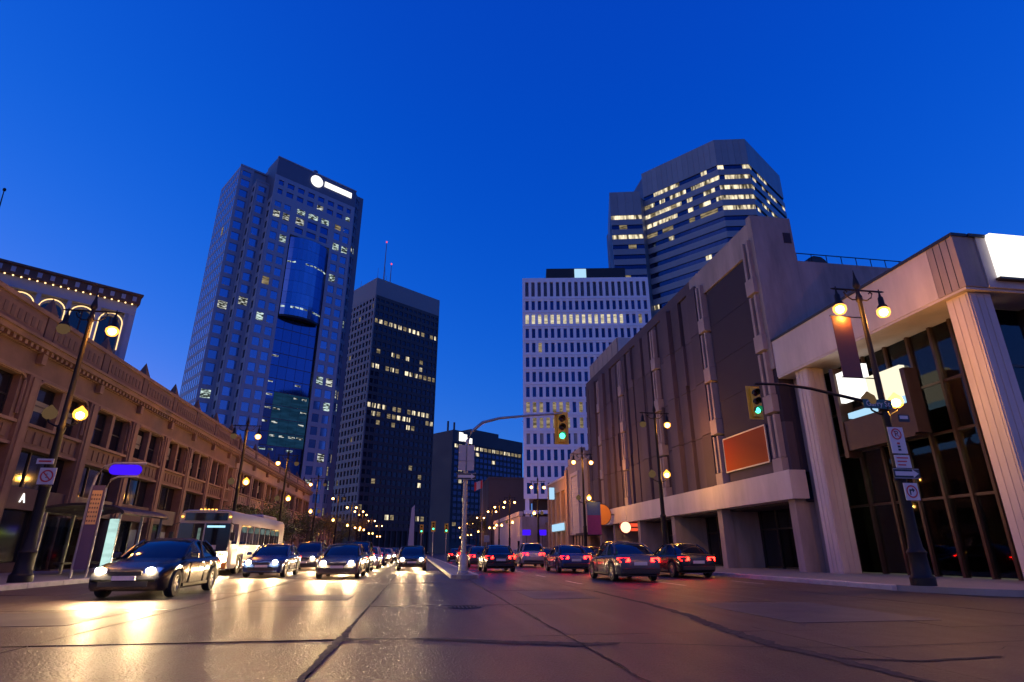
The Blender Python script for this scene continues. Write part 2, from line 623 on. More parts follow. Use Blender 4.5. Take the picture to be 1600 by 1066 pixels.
def text(name, body, mat, parent, loc, rot, size, extrude=0.003, align='CENTER'):
    c = bpy.data.curves.new(name, 'FONT')
    c.body = body
    c.size = size
    c.extrude = extrude
    c.align_x = align
    c.align_y = 'CENTER'
    c.materials.append(M[mat])
    tmp = bpy.data.objects.new(name, c)
    COL.objects.link(tmp)
    dg = bpy.context.evaluated_depsgraph_get()
    me = bpy.data.meshes.new_from_object(tmp.evaluated_get(dg))
    bpy.data.objects.remove(tmp)
    o = bpy.data.objects.new(name, me)
    COL.objects.link(o)
    o.location = loc
    o.rotation_euler = rot
    o.parent = parent
    return o


_bx = {}


def ubox(w, d, h, mat, bev=False):
    """shared box mesh centred in x and y, base at z=0"""
    k = (round(w, 3), round(d, 3), round(h, 3), mat, bev)
    if k not in _bx:
        b = MB()
        if bev:
            b.bbox(-w / 2, w / 2, -d / 2, d / 2, 0, h, min(w, d) * 0.12)
        else:
            b.box(-w / 2, w / 2, -d / 2, d / 2, 0, h)
        _bx[k] = b.mesh('box', mat, fix=False)
    return _bx[k]


class Face:
    """a facade plane inside a building: s runs along it, d points out of it"""

    def __init__(f, root, ox, oy, ang):
        f.root, f.ox, f.oy, f.ang = root, ox, oy, ang
        f.u = (math.cos(ang), math.sin(ang))
        f.n = (math.sin(ang), -math.cos(ang))

    def p(f, s, d, z):
        return (f.ox + f.u[0] * s + f.n[0] * d, f.oy + f.u[1] * s + f.n[1] * d, z)

    def piece(f, name, s0, s1, d0, d1, z0, z1, mat, bev=False, parent=None):
        me = ubox(s1 - s0, d1 - d0, z1 - z0, mat, bev)
        return inst(me, name, parent or f.root, f.p((s0 + s1) / 2, (d0 + d1) / 2, z0), f.ang)


class Panes:
    """collects panes of one building: the largest 300 become parts, the rest one part of kind stuff"""

    def __init__(s, root, name='window', limit=300):
        s.root, s.name, s.limit, s.items = root, name, limit, []

    def add(s, face, s0, s1, d0, d1, z0, z1, mat, pri=0.0):
        s.items.append((pri, face, s0, s1, d0, d1, z0, z1, mat))

    def flush(s):
        s.items.sort(key=lambda t: -t[0])
        for t in s.items[:s.limit]:
            _, f, a, b, c, d, e, g, mat = t
            f.piece(s.name, a, b, c, d, e, g, mat, parent=s.root)
        rest = s.items[s.limit:]
        if rest:
            mats = sorted({t[8] for t in rest})
            vs, fs, mi = [], [], []
            for _, f, a, b, c, d, e, g, mat in rest:
                k = len(vs)
                for z in (e, g):
                    vs += [f.p(a, c, z), f.p(b, c, z), f.p(b, d, z), f.p(a, d, z)]
                for q in ((3, 2, 1, 0), (4, 5, 6, 7), (0, 1, 5, 4), (1, 2, 6, 5), (2, 3, 7, 6), (3, 0, 4, 7)):
                    fs.append(tuple(k + i for i in q))
                    mi.append(mats.index(mat))
            me = bpy.data.meshes.new('small_windows')
            me.from_pydata(vs, [], fs)
            for m in mats:
                me.materials.append(M[m])
            me.polygons.foreach_set('material_index', mi)
            bm = bmesh.new()
            bm.from_mesh(me)
            bmesh.ops.recalc_face_normals(bm, faces=bm.faces)
            bm.to_mesh(me)
            bm.free()
            o = inst(me, 'small_windows', s.root)
            o['kind'] = 'stuff'


# ------------------------------------------------------------------ ground, roads, pavements
g = MB()
g.add([(-1500, -800, -0.06), (1500, -800, -0.06), (1500, 2200, -0.06), (-1500, 2200, -0.06)], [(0, 1, 2, 3)])
struct(g.build('ground', 'asphalt'))

XL, XR = -12.2, 14.3
rd = MB()
rd.add([(XL, 62.9, -0.004), (XR, 62.9, -0.004), (XR, 420, -0.004), (XL, 420, -0.004)], [(0, 1, 2, 3)])
rd_o = struct(rd.build('road', 'road_concrete'))
rb = MB()
rb.add([(-60, -20, -0.03), (60, -20, -0.03), (60, 63, -0.03), (-60, 63, -0.03)], [(0, 1, 2, 3)])
rb_o = struct(rb.build('road_joint_bed', 'tar'))

xs = [-22, -15.9, -12.2, -8.45, -4.7, -0.96, 2.11, 5.2, 8.25, 11.3, 14.3, 18, 22]
ys = [-1.2, 3.9, 8.78, 13.75, 18.6, 23.5, 28.4, 33.3, 38.2, 43.1, 48.0, 52.9, 57.8, 62.8]


def jitter_rect(x0, x1, y0, y1, gap, rnd):
    pts = []
    nx = max(4, int((x1 - x0) / 0.3))
    ny = max(4, int((y1 - y0) / 0.3))
    a, b, c, d = x0 + gap, x1 - gap, y0 + gap, y1 - gap

    def j():
        return rnd.uniform(-0.006, 0.008)
    for i in range(nx):
        pts.append((a + (b - a) * i / nx, c + j()))
    for i in range(ny):
        pts.append((b + j(), c + (d - c) * i / ny))
    for i in range(nx):
        pts.append((b - (b - a) * i / nx, d + j()))
    for i in range(ny):
        pts.append((a + j(), d - (d - c) * i / ny))
    return pts


rr = random.Random(3)
for i in range(len(xs) - 1):
    for k in range(len(ys) - 1):
        if (xs[i] < XL - 0.1 or xs[i] >= XR - 0.1) and ys[k] > 13:
            continue
        m = MB().prism(jitter_rect(xs[i], xs[i + 1], ys[k], ys[k + 1], 0.011, rr), -0.028, rr.uniform(-0.003, 0.003))
        m.build('road_slab', 'road_concrete', rb_o)


# tar seams and patches lying on the slabs
def strip(name, pts, wid, seed, z=0.0075, parent=rb_o, mat='tar'):
    rnd = random.Random(seed)
    left, right = [], []
    P = []
    for a, b in zip(pts[:-1], pts[1:]):
        n = max(2, int(math.dist(a[:2], b[:2]) / 0.08))
        for q in range(n):
            t = q / n
            P.append((a[0] + (b[0] - a[0]) * t, a[1] + (b[1] - a[1]) * t, a[2] + (b[2] - a[2]) * t))
    P.append(pts[-1])
    wob = 0
    for i, (x, y, w) in enumerate(P):
        q = P[min(i + 1, len(P) - 1)]
        p0 = P[max(i - 1, 0)]
        d = Vector((q[0] - p0[0], q[1] - p0[1])).normalized()
        nn = Vector((-d.y, d.x))
        wob = wob * 0.8 + rnd.uniform(-0.012, 0.012)
        w1 = w * wid * rnd.uniform(0.65, 1.3)
        w2 = w * wid * rnd.uniform(0.65, 1.3)
        left.append((x + nn.x * (w1 + wob), y + nn.y * (w1 + wob), z))
        right.append((x - nn.x * (w2 - wob), y - nn.y * (w2 - wob), z))
    n = len(P)
    m = MB().add(left + right, [(i, i + 1, n + i + 1, n + i) for i in range(n - 1)])
    return m.build(name, mat, parent)


strip('tar_seam', [(-1.0, 5.0, 1), (-0.98, 7.0, 1.7), (-0.96, 8.0, 2.6), (-0.96, 8.78, 3.4), (-0.96, 9.3, 2.2), (-0.96, 10.6, 0.8), (-0.95, 13.7, 0.6), (-0.95, 24, 0.7)], 0.022, 1)
strip('tar_seam', [(-0.9, 8.77, 2.2), (-0.3, 8.72, 0.9), (0.4, 8.6, 1.8), (1.2, 8.2, 2.4), (2.0, 7.95, 3.4), (2.35, 7.9, 3.0), (2.62, 7.92, 0.6)], 0.045, 2)
strip('tar_seam', [(-9, 8.8, 0.5), (-5, 8.82, 0.9), (-3, 8.78, 0.8), (-0.96, 8.78, 1.2)], 0.02, 3)
strip('tar_seam', [(2.6, 7.95, 0.7), (4.0, 7.4, 0.9), (5.1, 7.15, 0.8), (7, 7.2, 0.7), (9, 7.4, 0.6)], 0.018, 4)
strip('tar_seam', [(2.11, 5.0, 0.7), (2.11, 8, 0.9), (2.12, 13.7, 0.8), (2.13, 22, 0.9), (2.2, 26, 1.0)], 0.018, 5)
strip('tar_seam', [(4.6, 5.0, 1.2), (4.55, 6.3, 2.2), (4.45, 7.4, 2.8), (4.6, 9.0, 2.6), (4.95, 11.0, 2.2), (5.15, 13.7, 1.6), (5.2, 18, 1.2)], 0.045, 6)
strip('tar_seam', [(4.6, 6.5, 1), (5.4, 6.2, 1.4), (6.5, 6.3, 0.9)], 0.03, 7)
strip('tar_seam', [(-4.7, 9, 0.5), (-4.7, 13, 0.8), (-4.72, 30, 0.8)], 0.018, 8)
strip('tar_seam', [(-4.5, 13.76, 0.6), (-0.96, 13.75, 0.8), (2.1, 13.73, 1.3), (3.0, 13.6, 0.5)], 0.03, 9)
rj = random.Random(8)
for q in range(9):
    x0, y0 = rj.uniform(-5, 7), rj.uniform(6, 20)
    pts = [(x0, y0, 0.4)]
    for t in range(4):
        x0 += rj.uniform(0.1, 0.5)
        y0 += rj.uniform(-0.25, 0.35)
        pts.append((x0, y0, rj.uniform(0.3, 0.9)))
    strip('hairline_crack', pts, 0.009, 40 + q)

mh = MB().lathe([(0.36, 0.0), (0.36, 0.006), (0.33, 0.010), (0.30, 0.006)], 28, (1.04, 13.3, 0.002)).build('manhole_frame', 'cast_iron', rb_o)
mc = MB().lathe([(0.295, 0.0), (0.295, 0.005)], 28, (1.04, 13.3, 0.002)).build('manhole_cover', 'cast_iron', rb_o)
for k in range(7):
    for j in range(7):
        u_, v_ = -0.24 + 0.08 * k, -0.24 + 0.08 * j
        if u_ * u_ + v_ * v_ < 0.07:
            MB().box(1.04 + u_ - 0.02, 1.04 + u_ + 0.02, 13.3 + v_ - 0.02, 13.3 + v_ + 0.02, 0.006, 0.012).build('cover_stud', 'cast_iron', rb_o)
for k, (x0, x1, y0, y1) in enumerate(((6.2, 8.9, 9.6, 13.4), (-7.6, -5.4, 11.0, 13.2), (2.9, 4.6, 15.2, 18.0), (-3.8, -1.6, 15.6, 17.4))):
    MB().prism(jitter_rect(x0, x1, y0, y1, 0.01, rr), 0.001, 0.0055).build('asphalt_patch', 'asphalt', rb_o)
# worn lane dashes
for X in (5.9, 9.2, 12.4):
    for k in range(12):
        y = 20 + k * 6.2 + (X % 1) * 2
        strip('lane_dash', [(X, y, 1), (X, y + 2.4, 1)], 0.055, int(X * 10 + k), z=0.006, mat='lane_paint')
for X in (-2.9, -6.2, -9.3):
    for k in range(8):
        y = 26 + k * 6.4 + (X % 1) * 2
        strip('lane_dash', [(X, y, 1), (X, y + 2.4, 1)], 0.055, int(-X * 10 + k), z=0.006, mat='lane_paint')


def rounded_side(x_in, x_out, y0, y1, r, left):
    """pavement outline with a rounded street corner near the camera"""
    pts = []
    if left:
        pts = [(x_out, y1), (x_out, y0)]
        for k in range(9):
            a = R(-90 + 90 * k / 8)
            pts.append((x_in - r + r * math.cos(a), y0 + r + r * math.sin(a)))
        pts.append((x_in, y1))
    else:
        for k in range(9):
            a = R(180 + 90 * k / 8)
            pts.append((x_in + r + r * math.cos(a), y0 + r + r * math.sin(a)))
        pts += [(x_out, y0), (x_out, y1), (x_in, y1)]
    return pts


for nm, xi, xo, y0, y1, lf in (('pavement', XL - 0.2, -60, 14.0, 300, True), ('pavement', XR + 0.2, 60, 13.0, 88.5, False), ('pavement', XR + 0.2, 60, 108, 300, False)):
    o = MB().prism(rounded_side(xi, xo, y0, y1, 4.0, lf), -0.02, 0.15).build(nm, 'pavement')
    struct(o)
    # kerb stones along the carriageway
    x0, x1 = (xi - 0.0, xi + 0.2) if lf else (xi - 0.2, xi + 0.0)
    y = y0 + 4.02
    me = MB().bbox(-0.098, 0.098, -0.99, 0.99, -0.02, 0.158, 0.02).mesh('kerb_stone', 'kerb', fix=False)
    n = 0
    while y < min(y1 - 2, 100) and n < 45:
        inst(me, 'kerb_stone', o, ((x0 + x1) / 2, y + 1, rr.uniform(-0.004, 0.004)))
        y += 2.0
        n += 1

# median island
md = MB()
nose = [(1.55 + 0.54 + 0.54 * math.cos(R(180 + 180 * k / 8)), 27.0 + 0.5 * math.sin(R(180 + 180 * k / 8))) for k in range(9)]
md.prism(nose + [(2.63, 230), (1.55, 230)], -0.02, 0.15)
md_o = struct(md.build('median_island', 'pavement'))
km = MB().bbox(-0.075, 0.075, -1.49, 1.49, -0.02, 0.165, 0.02).mesh('kerb_stone', 'kerb', fix=False)
for k in range(20):
    inst(km, 'kerb_stone', md_o, (1.555, 28.5 + 3 * k, rr.uniform(-0.003, 0.003)))
    inst(km, 'kerb_stone', md_o, (2.635, 28.5 + 3 * k, rr.uniform(-0.003, 0.003)))

# ------------------------------------------------------------------ left: terracotta two-storey block
PI = math.pi


def arch_panel(face, s0, s1, d0, d1, z0, z1, mat, ribs, name='spandrel'):
    p = face.piece(name, s0, s1, d0, d1, z0, z1, mat)
    w = (s1 - s0 - 0.3) / ribs
    me = ubox(w * 0.55, 0.05, z1 - z0 - 0.3, mat, False)
    for k in range(ribs):
        inst(me, 'rib', p, (-(s1 - s0) / 2 + 0.15 + w * (k + 0.5), -(d1 - d0) / 2 - 0.022, 0.15))
    return p


def hood(face, s0, s1, z, mat, r=0.45):
    """moulded hood over a window pair with rounded shoulders"""
    pts = [(s0, z - 1.9)]
    for k in range(7):
        a = R(180 - 90 * k / 6)
        pts.append((s0 + r + r * math.cos(a), z - r + r * math.sin(a)))
    for k in range(7):
        a = R(90 - 90 * k / 6)
        pts.append((s1 - r + r * math.cos(a), z - r + r * math.sin(a)))
    pts.append((s1, z - 1.9))
    m = MB().tube([face.p(s, 0.03, zz) for s, zz in pts], 0.085, 6)
    return m.build('window_hood', mat, face.root, smooth=True)


def low_block(root, Y0, bays, H, mats, seed, lit=()):
    """two-storey commercial front facing +x; bays = list of (y0,y1,kind)"""
    rnd = random.Random(seed)
    wall, trim, dark = mats
    f = Face(root, 0, 0, PI / 2)      # s = y, outward = +x
    ya, yb = bays[0][0], bays[-1][1]
    MB().box(-14, -0.55, ya, yb, 0.15, H - 1.7).build('back_wall', dark, root)
    # entablature pieces
    f.piece('frieze', ya, yb, -0.5, 0.02, 9.25, 10.25, wall)
    f.piece('architrave', ya, yb, -0.5, 0.10, 9.12, 9.245, trim)
    f.piece('cornice', ya, yb, -0.5, 0.45, 10.48, 10.72, trim)
    f.piece('cornice_crown', ya, yb, -0.5, 0.56, 10.725, 10.86, trim)
    f.piece('bed_mould', ya, yb, -0.5, 0.14, 10.255, 10.475, trim)
    de = MB()
    y = ya + 0.2
    while y < yb - 0.2:
        de.box(0.145, 0.36, y, y + 0.2, 10.27, 10.465)
        y += 0.42
    de.build('dentils', trim, root, kind='stuff')
    f.piece('parapet', ya, yb, -0.4, 0.10, 10.865, H - 0.22, wall)
    f.piece('coping', ya, yb, -0.45, 0.2, H - 0.215, H, trim)
    for (a, b, kind) in bays:
        c = (a + b) / 2
        f_w = 0.42
        # parapet tracery panel and finial
        tr = f.piece('parapet_panel', a + 0.45, b - 0.45, 0.103, 0.15, 11.05, H - 0.4, wall)
        n = 9
        tm = ubox((b - a - 1.2) / n * 0.5, 0.04, H - 11.85, dark, False)
        for k in range(n):
            inst(tm, 'tracery_slot', tr, (-(b - a - 1.2) / 2 + (b - a - 1.2) / n * (k + 0.5), -0.026, 0.2))
        fi = MB().box(-0.38, 0.16, a - 0.32, a + 0.32, 10.87, H + 0.12)
        fi.add([(-0.36, a - 0.3, H + 0.12), (0.14, a - 0.3, H + 0.12), (0.14, a + 0.3, H + 0.12), (-0.36, a + 0.3, H + 0.12), (-0.11, a, H + 0.95)], [(0, 1, 4), (1, 2, 4), (2, 3, 4), (3, 0, 4), (3, 2, 1, 0)])
        fi.build('parapet_finial', dark, root)
        # console bracket on the frieze at each pilaster
        f.piece('console', a - 0.18, a + 0.18, 0.023, 0.30, 9.75, 10.25, trim)
        # pilaster
        pl = f.piece('pilaster', a - f_w, a + f_w, -0.5, 0.16, 0.15, 9.115, wall)
        inst(ubox(0.42, 0.07, 8.0, trim, False), 'pilaster_strip', pl, (0, -0.36, 0.9))
        inst(ubox(0.98, 0.12, 0.75, trim, False), 'pilaster_base', pl, (0, -0.33, 0.0))
        x0, x1 = a + f_w, b - f_w
        if kind == 'wide':
            wn_ = [(x0 + 0.35, x1 - 0.35)]
        else:
            mid = (x0 + x1) / 2
            wn_ = [(x0 + 0.28, mid - 0.16), (mid + 0.16, x1 - 0.28)]
            f.piece('mullion', mid - 0.16, mid + 0.16, -0.5, 0.0, 6.95, 9.0, trim)
        f.piece('jamb', x0, wn_[0][0], -0.5, -0.05, 6.95, 9.0, trim)
        f.piece('jamb', wn_[-1][1], x1, -0.5, -0.05, 6.95, 9.0, trim)
        f.piece('lintel', x0, x1, -0.5, -0.02, 9.0, 9.115, trim)
        for (p, q) in wn_:
            w = f.piece('window', p, q, -0.50, -0.42, 6.98, 8.99, 'window_dark')
            inst(ubox(q - p, 0.05, 0.07, 'frame_dark'), 'window_rail', w, (0, -0.066, 1.0))
            inst(ubox(0.06, 0.05, 2.0, 'frame_dark'), 'window_frame', w, (-(q - p) / 2 + 0.03, -0.069, 0.004))
            inst(ubox(0.06, 0.05, 2.0, 'frame_dark'), 'window_frame', w, ((q - p) / 2 - 0.03, -0.069, 0.004))
            if rnd.random() < 0.5:
                inst(ubox((q - p) * 0.8, 0.02, rnd.uniform(0.4, 1.2), 'interior_wall'), 'blind', w, (0, -0.055, 0.75))
        f.piece('window_sill', x0, x1, -0.5, 0.13, 6.80, 6.945, trim)
        hood(f, x0 + 0.08, x1 - 0.08, 9.1, trim)
        arch_panel(f, x0, x1, -0.5, -0.04, 5.92, 6.795, wall, 7)
        f.piece('string_course', x0, x1, -0.5, 0.10, 5.78, 5.915, trim)
        # mezzanine window band
        t = f.piece('transom_window', x0 + 0.12, x1 - 0.12, -0.46, -0.40, 4.05, 5.76, 'window_dark')
        for k in range(1, 3):
            inst(ubox(0.07, 0.08, 1.7, 'frame_dark'), 'window_frame', t, (-(x1 - x0 - 0.24) / 2 + (x1 - x0 - 0.24) * k / 3, -0.06, 0.003))
        # shop: sign fascia, glazing, door, stall riser
        f.piece('shop_fascia', x0, x1, -0.5, 0.02, 3.0, 4.0, 'brown_fascia' if rnd.random() < 0.7 else dark)
        gm = 'window_dark'
        if c in lit or rnd.random() < 0.15:
            gm = 'shop_teal'
        s = f.piece('shop_window', x0 + 0.1, (x0 + x1) / 2 + 0.5, -0.48, -0.42, 0.62, 2.98, 'window_dark')
        if gm != 'window_dark':
            f.piece('lit_display', x0 + 0.3, x0 + 1.3, -0.41, -0.405, 1.6, 2.7, gm)
        d = f.piece('shop_door', (x0 + x1) / 2 + 0.65, x1 - 0.2, -0.48, -0.41, 0.16, 2.5, 'grey_panel')
        inst(ubox(0.04, 0.05, 0.5, 'chrome'), 'door_handle', d, (-0.4, -0.07, 0.9))
        f.piece('stall_riser', x0, (x0 + x1) / 2 + 0.55, -0.5, -0.3, 0.15, 0.6, dark)
        f.piece('door_frame', (x0 + x1) / 2 + 0.5, (x0 + x1) / 2 + 0.64, -0.5, -0.25, 0.16, 2.99, 'frame_dark')
    return f


b1 = empty('terracotta_block', 'brown terracotta two-storey shop block with finials along its parapet', 'building', (-19, 0, 0))
ed = [14.0, 19.5, 24.6, 30.3, 35.9, 41.2, 46.4, 51.3, 56.2, 61.0, 63.6]
bays = [(ed[i], ed[i + 1], 'wide' if i in (0, 1, 2, 9) else 'pair') for i in range(len(ed) - 1)]
low_block(b1, 0, bays, 12.35, ('terracotta', 'terracotta_trim', 'terracotta_dark'), 4, lit=(38.55,))
lt = text('lit_letter', 'A', 'sign_lit_white', b1, (0.10, 31.9, 3.5), (R(90), 0, R(90)), 0.62, 0.02)
b2 = empty('sandstone_block', 'amber lit two-storey sandstone block beyond the terracotta building', 'building', (-19, 0, 0))
ed = [64.2 + 6.2 * i for i in range(8)]
bays = [(ed[i], ed[i + 1], 'pair') for i in range(7)]
low_block(b2, 0, bays, 11.9, ('sandstone', 'terracotta_trim', 'terracotta_dark'), 9)

# ------------------------------------------------------------------ left: arcaded building behind
ab = empty('arcaded_hall', 'tall building with bulb-lit arches behind the terracotta block', 'building', (-27.94, 55.7, 0), R(35.3))
fa = Face(ab, -40, 0, 0)
MB().box(-40, 0, 0.6, 22, 0.15, 23.4).build('wall', 'tower_stone', ab)
fa.piece('roof_band', 0, 40.25, -0.6, 0.45, 23.3, 24.1, 'terracotta_dark')
fa.piece('cornice', 0, 40.35, -0.6, 0.65, 24.1, 24.3, 'terracotta_dark')
fa.piece('frieze', 0, 40, -0.6, 0.05, 22.3, 23.29, 'tower_stone')
blk = ubox(0.32, 0.08, 0.45, 'tower_stone')
for k in range(44):
    inst(blk, 'frieze_block', ab, fa.p(1 + k * 0.9, 0.48, 23.5), 0)
bulb = MB().lathe([(0.02, -0.07), (0.05, -0.05), (0.07, 0), (0.05, 0.05), (0.02, 0.07)], 8).mesh('bulb', 'bulb')
for k in range(30):
    inst(bulb, 'cornice_bulb', ab, fa.p(39.6 - k * 0.55, 0.5, 23.15))
aw = 2.2
for k in range(9):
    c = 40 - 1.65 - k * aw
    f0 = c - aw / 2
    fa.piece('pier', f0 + aw - 0.16, f0 + aw + 0.16, -0.6, 0.0, 12, 22.29, 'tower_stone')
    r = 0.92
    pts = [fa.p(c - r, 0.02, 18.6), fa.p(c - r, 0.02, 21.1)]
    pts += [fa.p(c + r * math.cos(R(180 - 15 * t)), 0.02, 21.1 + r * math.sin(R(180 - 15 * t))) for t in range(1, 12)]
    pts += [fa.p(c + r, 0.02, 21.1), fa.p(c + r, 0.02, 18.6)]
    MB().tube(pts, 0.05, 6).build('arch_light', 'bulb_tube', ab, smooth=True)
    fa.piece('arched_window', c - 0.8, c + 0.8, -0.55, -0.45, 14, 21.1, 'window_dark')
    hd = [(c + 0.8 * math.cos(R(15 * t)), 21.1 + 0.8 * math.sin(R(15 * t))) for t in range(13)]
    m = MB().prism_y([(x - 40, z) for x, z in hd], 0.45, 0.55)
    m.build('arched_window_head', 'window_dark', ab)
    fa.piece('spandrel', f0 + 0.16, f0 + aw - 0.16, -0.62, -0.56, 12, 22.29, 'tower_stone')
    fa.piece('window_mullion', c - 0.06, c + 0.06, -0.45, -0.40, 14, 21.8, 'concrete_dark')
# slim return wall of the hall, right of the corner
fr_ = Face(ab, 0, 0, PI / 2)
fr_.piece('corner_pier', 0.0, 1.0, -0.6, 0.12, 0.2, 23.3, 'tower_stone')
tr = empty('roof_mast', 'thin dark mast rising at the far left edge', 'mast', (-40.1, 52.8, 23.4))
MB().tube([(0, 0, 0), (0, 0, 7.5), (-0.1, 0, 9.6)], [0.09, 0.06, 0.04], 6).build('pole', 'cast_iron', tr)
MB().lathe([(0.02, 0), (0.13, 0.1), (0.13, 0.3), (0.02, 0.4)], 8, (-0.1, 0, 9.5)).build('mast_head', 'cast_iron', tr)

# ------------------------------------------------------------------ towers


def grid_face(f, pn, W, z0, z1, ncol, nfl, pier, span, depth, stone, glassfn, pri, pier_names=True, marg=0.0):
    fw = (W - 2 * marg) / ncol
    fh = (z1 - z0) / nfl
    pme = ubox(pier, depth, z1 - z0, stone)
    for i in range(ncol + 1):
        s = marg + fw * i
        s = min(max(s, pier / 2), W - pier / 2)
        inst(pme, 'pier', f.root, f.p(s, -depth / 2, z0), f.ang)
    sme = ubox(W - 0.01, depth - 0.03, span, stone)
    for k in range(nfl + 1):
        z = z0 + fh * k - span / 2
        if k == nfl:
            z = z1 - span
        if k == 0:
            z = z0
        inst(sme, 'spandrel', f.root, f.p(W / 2, -depth / 2 - 0.015, z), f.ang)
    for i in range(ncol):
        for k in range(nfl):
            s0, s1 = marg + fw * i + pier / 2, marg + fw * (i + 1) - pier / 2
            a, b = z0 + fh * k + span / 2, z0 + fh * (k + 1) - span / 2
            pn.add(f, s0, s1, -depth - 0.02, -depth + 0.05, a, b, glassfn(i, k), pri)


# --- tall stone and glass tower, left
T1 = empty('stone_glass_tower', 'tallest blue-grey tower with stepped corner and glowing roof sign', 'tower', (-52.55, 169.6, 0), R(35))
pn = Panes(T1)
rt = random.Random(21)
NF = 29
FH = 4.0
MB().box(-8.3, 12, 9.2, 28, 0, 121.9).build('core', 'tower_stone', T1)
MB().box(-4.0, 12, 4.8, 9.2, 0, 115.8).build('core_step', 'tower_stone', T1)
MB().box(0.4, 33.0, 2.2, 34, 0, 124.9).build('core_main', 'tower_cap', T1)


def litfn(p_warm, p_dim, base, rows=(), cool=0.0):
    def fn(i, k):
        q = rt.random()
        if k in rows and q < 0.5:
            return 'lit_cool' if rt.random() < 0.5 else 'lit_part'
        if q < p_warm:
            return 'lit_part'
        if q < p_warm + cool:
            return 'lit_cool'
        if q < p_warm + cool + p_dim:
            return 'lit_dim'
        return base
    return fn


TG = 'tower_glass'
fl_ = litfn(0.0, 0.01, TG, rows=(17, 25), cool=0.015)
# face A, step B, main front columns
grid_face(Face(T1, -8.62, 8.8, 0), pn, 4.4, 2, 121.9, 1, 30, 0.85, 1.4, 0.25, 'tower_stone', fl_, 5)
grid_face(Face(T1, -4.2, 8.8, -PI / 2), pn, 4.4, 2, 115.8, 1, 28, 1.3, 1.5, 0.2, 'tower_stone', litfn(0, 0.03, 'window_dark'), 1)
grid_face(Face(T1, -4.2, 4.4, 0), pn, 4.3, 2, 115.8, 1, 28, 0.85, 1.4, 0.25, 'tower_stone', fl_, 5)
grid_face(Face(T1, 0.0, 4.4, -PI / 2), pn, 4.4, 2, 110, 1, 27, 1.3, 1.5, 0.2, 'tower_stone', litfn(0, 0.03, 'window_dark'), 1)
grid_face(Face(T1, 0.0, 0, 0), pn, 7.4, 2, 110, 2, 27, 1.05, 1.4, 0.25, 'tower_stone', fl_, 6)
grid_face(Face(T1, 21.2, 0, 0), pn, 7.6, 2, 110, 2, 27, 1.05, 1.4, 0.25, 'tower_stone', litfn(0.05, 0.04, TG, rows=(9, 10, 24), cool=0.05), 6)
# upper storeys across the whole front
grid_face(Face(T1, 0.0, 0, 0), pn, 28.8, 110.0, 118.2, 8, 2, 1.3, 1.5, 0.35, 'tower_stone', litfn(0.03, 0.05, 'tower_glass_deep', rows=(0,), cool=0.05), 6)
grid_face(Face(T1, 7.4, 0, 0), pn, 13.8, 98.6, 110.0, 3, 3, 1.2, 1.2, 0.35, 'tower_stone', litfn(0.03, 0.03, 'tower_glass_deep', rows=(1, 2)), 7)
# left lit side
grid_face(Face(T1, -8.62, 27.6, -PI / 2), pn, 18.8, 2, 121.9, 9, 30, 0.5, 1.2, 0.10, 'tower_stone', litfn(0.0, 0.01, TG), 3)
# chamfered right corner
fc = Face(T1, 28.8, 0.0, R(38))
grid_face(fc, pn, 6.2, 2, 124, 3, 30, 0.6, 1.4, 0.3, 'tower_cap', litfn(0.02, 0.06, 'tower_glass_deep', rows=(10, 24), cool=0.04), 2)
# roof screen and cap
ft = Face(T1, 0, 0, 0)
ft.piece('roof_screen', 0.0, 28.8, -0.5, 0.0, 118.2, 125.0, 'tower_cap')
ft.piece('screen_cap', -0.1, 28.9, -0.6, 0.1, 125.0, 125.35, 'tower_stone')
fs_ = Face(T1, 0.0, 9, -PI / 2)
fs_.piece('roof_screen', 0, 8.98, -0.5, -0.01, 110.2, 125.0, 'tower_cap')
Face(T1, -4.2, 4.4, 0).piece('step_cap', 0, 4.3, -0.5, 0.1, 115.8, 116.3, 'tower_stone')
Face(T1, -8.62, 8.8, 0).piece('step_cap', 0, 9, -0.6, 0.1, 121.9, 122.5, 'tower_stone')
# glowing sign: disc and bar
sg = MB()
sg.add([(13.8 + 2.15 * math.cos(R(15 * k)), -0.25, 122.0 + 2.15 * math.sin(R(15 * k))) for k in range(24)] + [(13.8 + 2.15 * math.cos(R(15 * k)), -0.02, 122.0 + 2.15 * math.sin(R(15 * k))) for k in range(24)],
       [tuple(range(24)), tuple(range(47, 23, -1))] + [(k, (k + 1) % 24, 24 + (k + 1) % 24, 24 + k) for k in range(24)])
sg.build('lit_disc', 'sign_lit_white', T1)
ft.piece('lit_bar', 16.7, 27.0, 0.02, 0.25, 121.3, 123.3, 'sign_lit_white')
# central glass recess: panes per floor
fg = Face(T1, 7.4, 0.9, 0)
for k in range(24):
    z = 2 + k * 4.02
    for i in range(5):
        w = 13.8 / 5
        mat = 'tower_glass_deep'
        if 7 <= k <= 10 and i >= 1:
            mat = 'lit_teal'
        pn.add(fg, w * i + 0.05, w * (i + 1) - 0.05, -0.35, -0.25, z + 0.12, z + 3.9, mat, 4)
        q = rt.random()
        if (k in (7, 8, 9, 10) and q < 0.75) or (k in (6, 11) and q < 0.4) or q < 0.06:
            fg.piece('ceiling_light_strip', w * i + rt.uniform(.2, .6), w * (i + 1) - rt.uniform(.2, .9), -0.245, -0.235, z + 2.7, z + 3.25, 'lit_part' if k > 6 else 'lit_cool')
fg.piece('glass_backing', 0, 13.8, -1.0, -0.4, 2, 98.5, 'tower_cap')
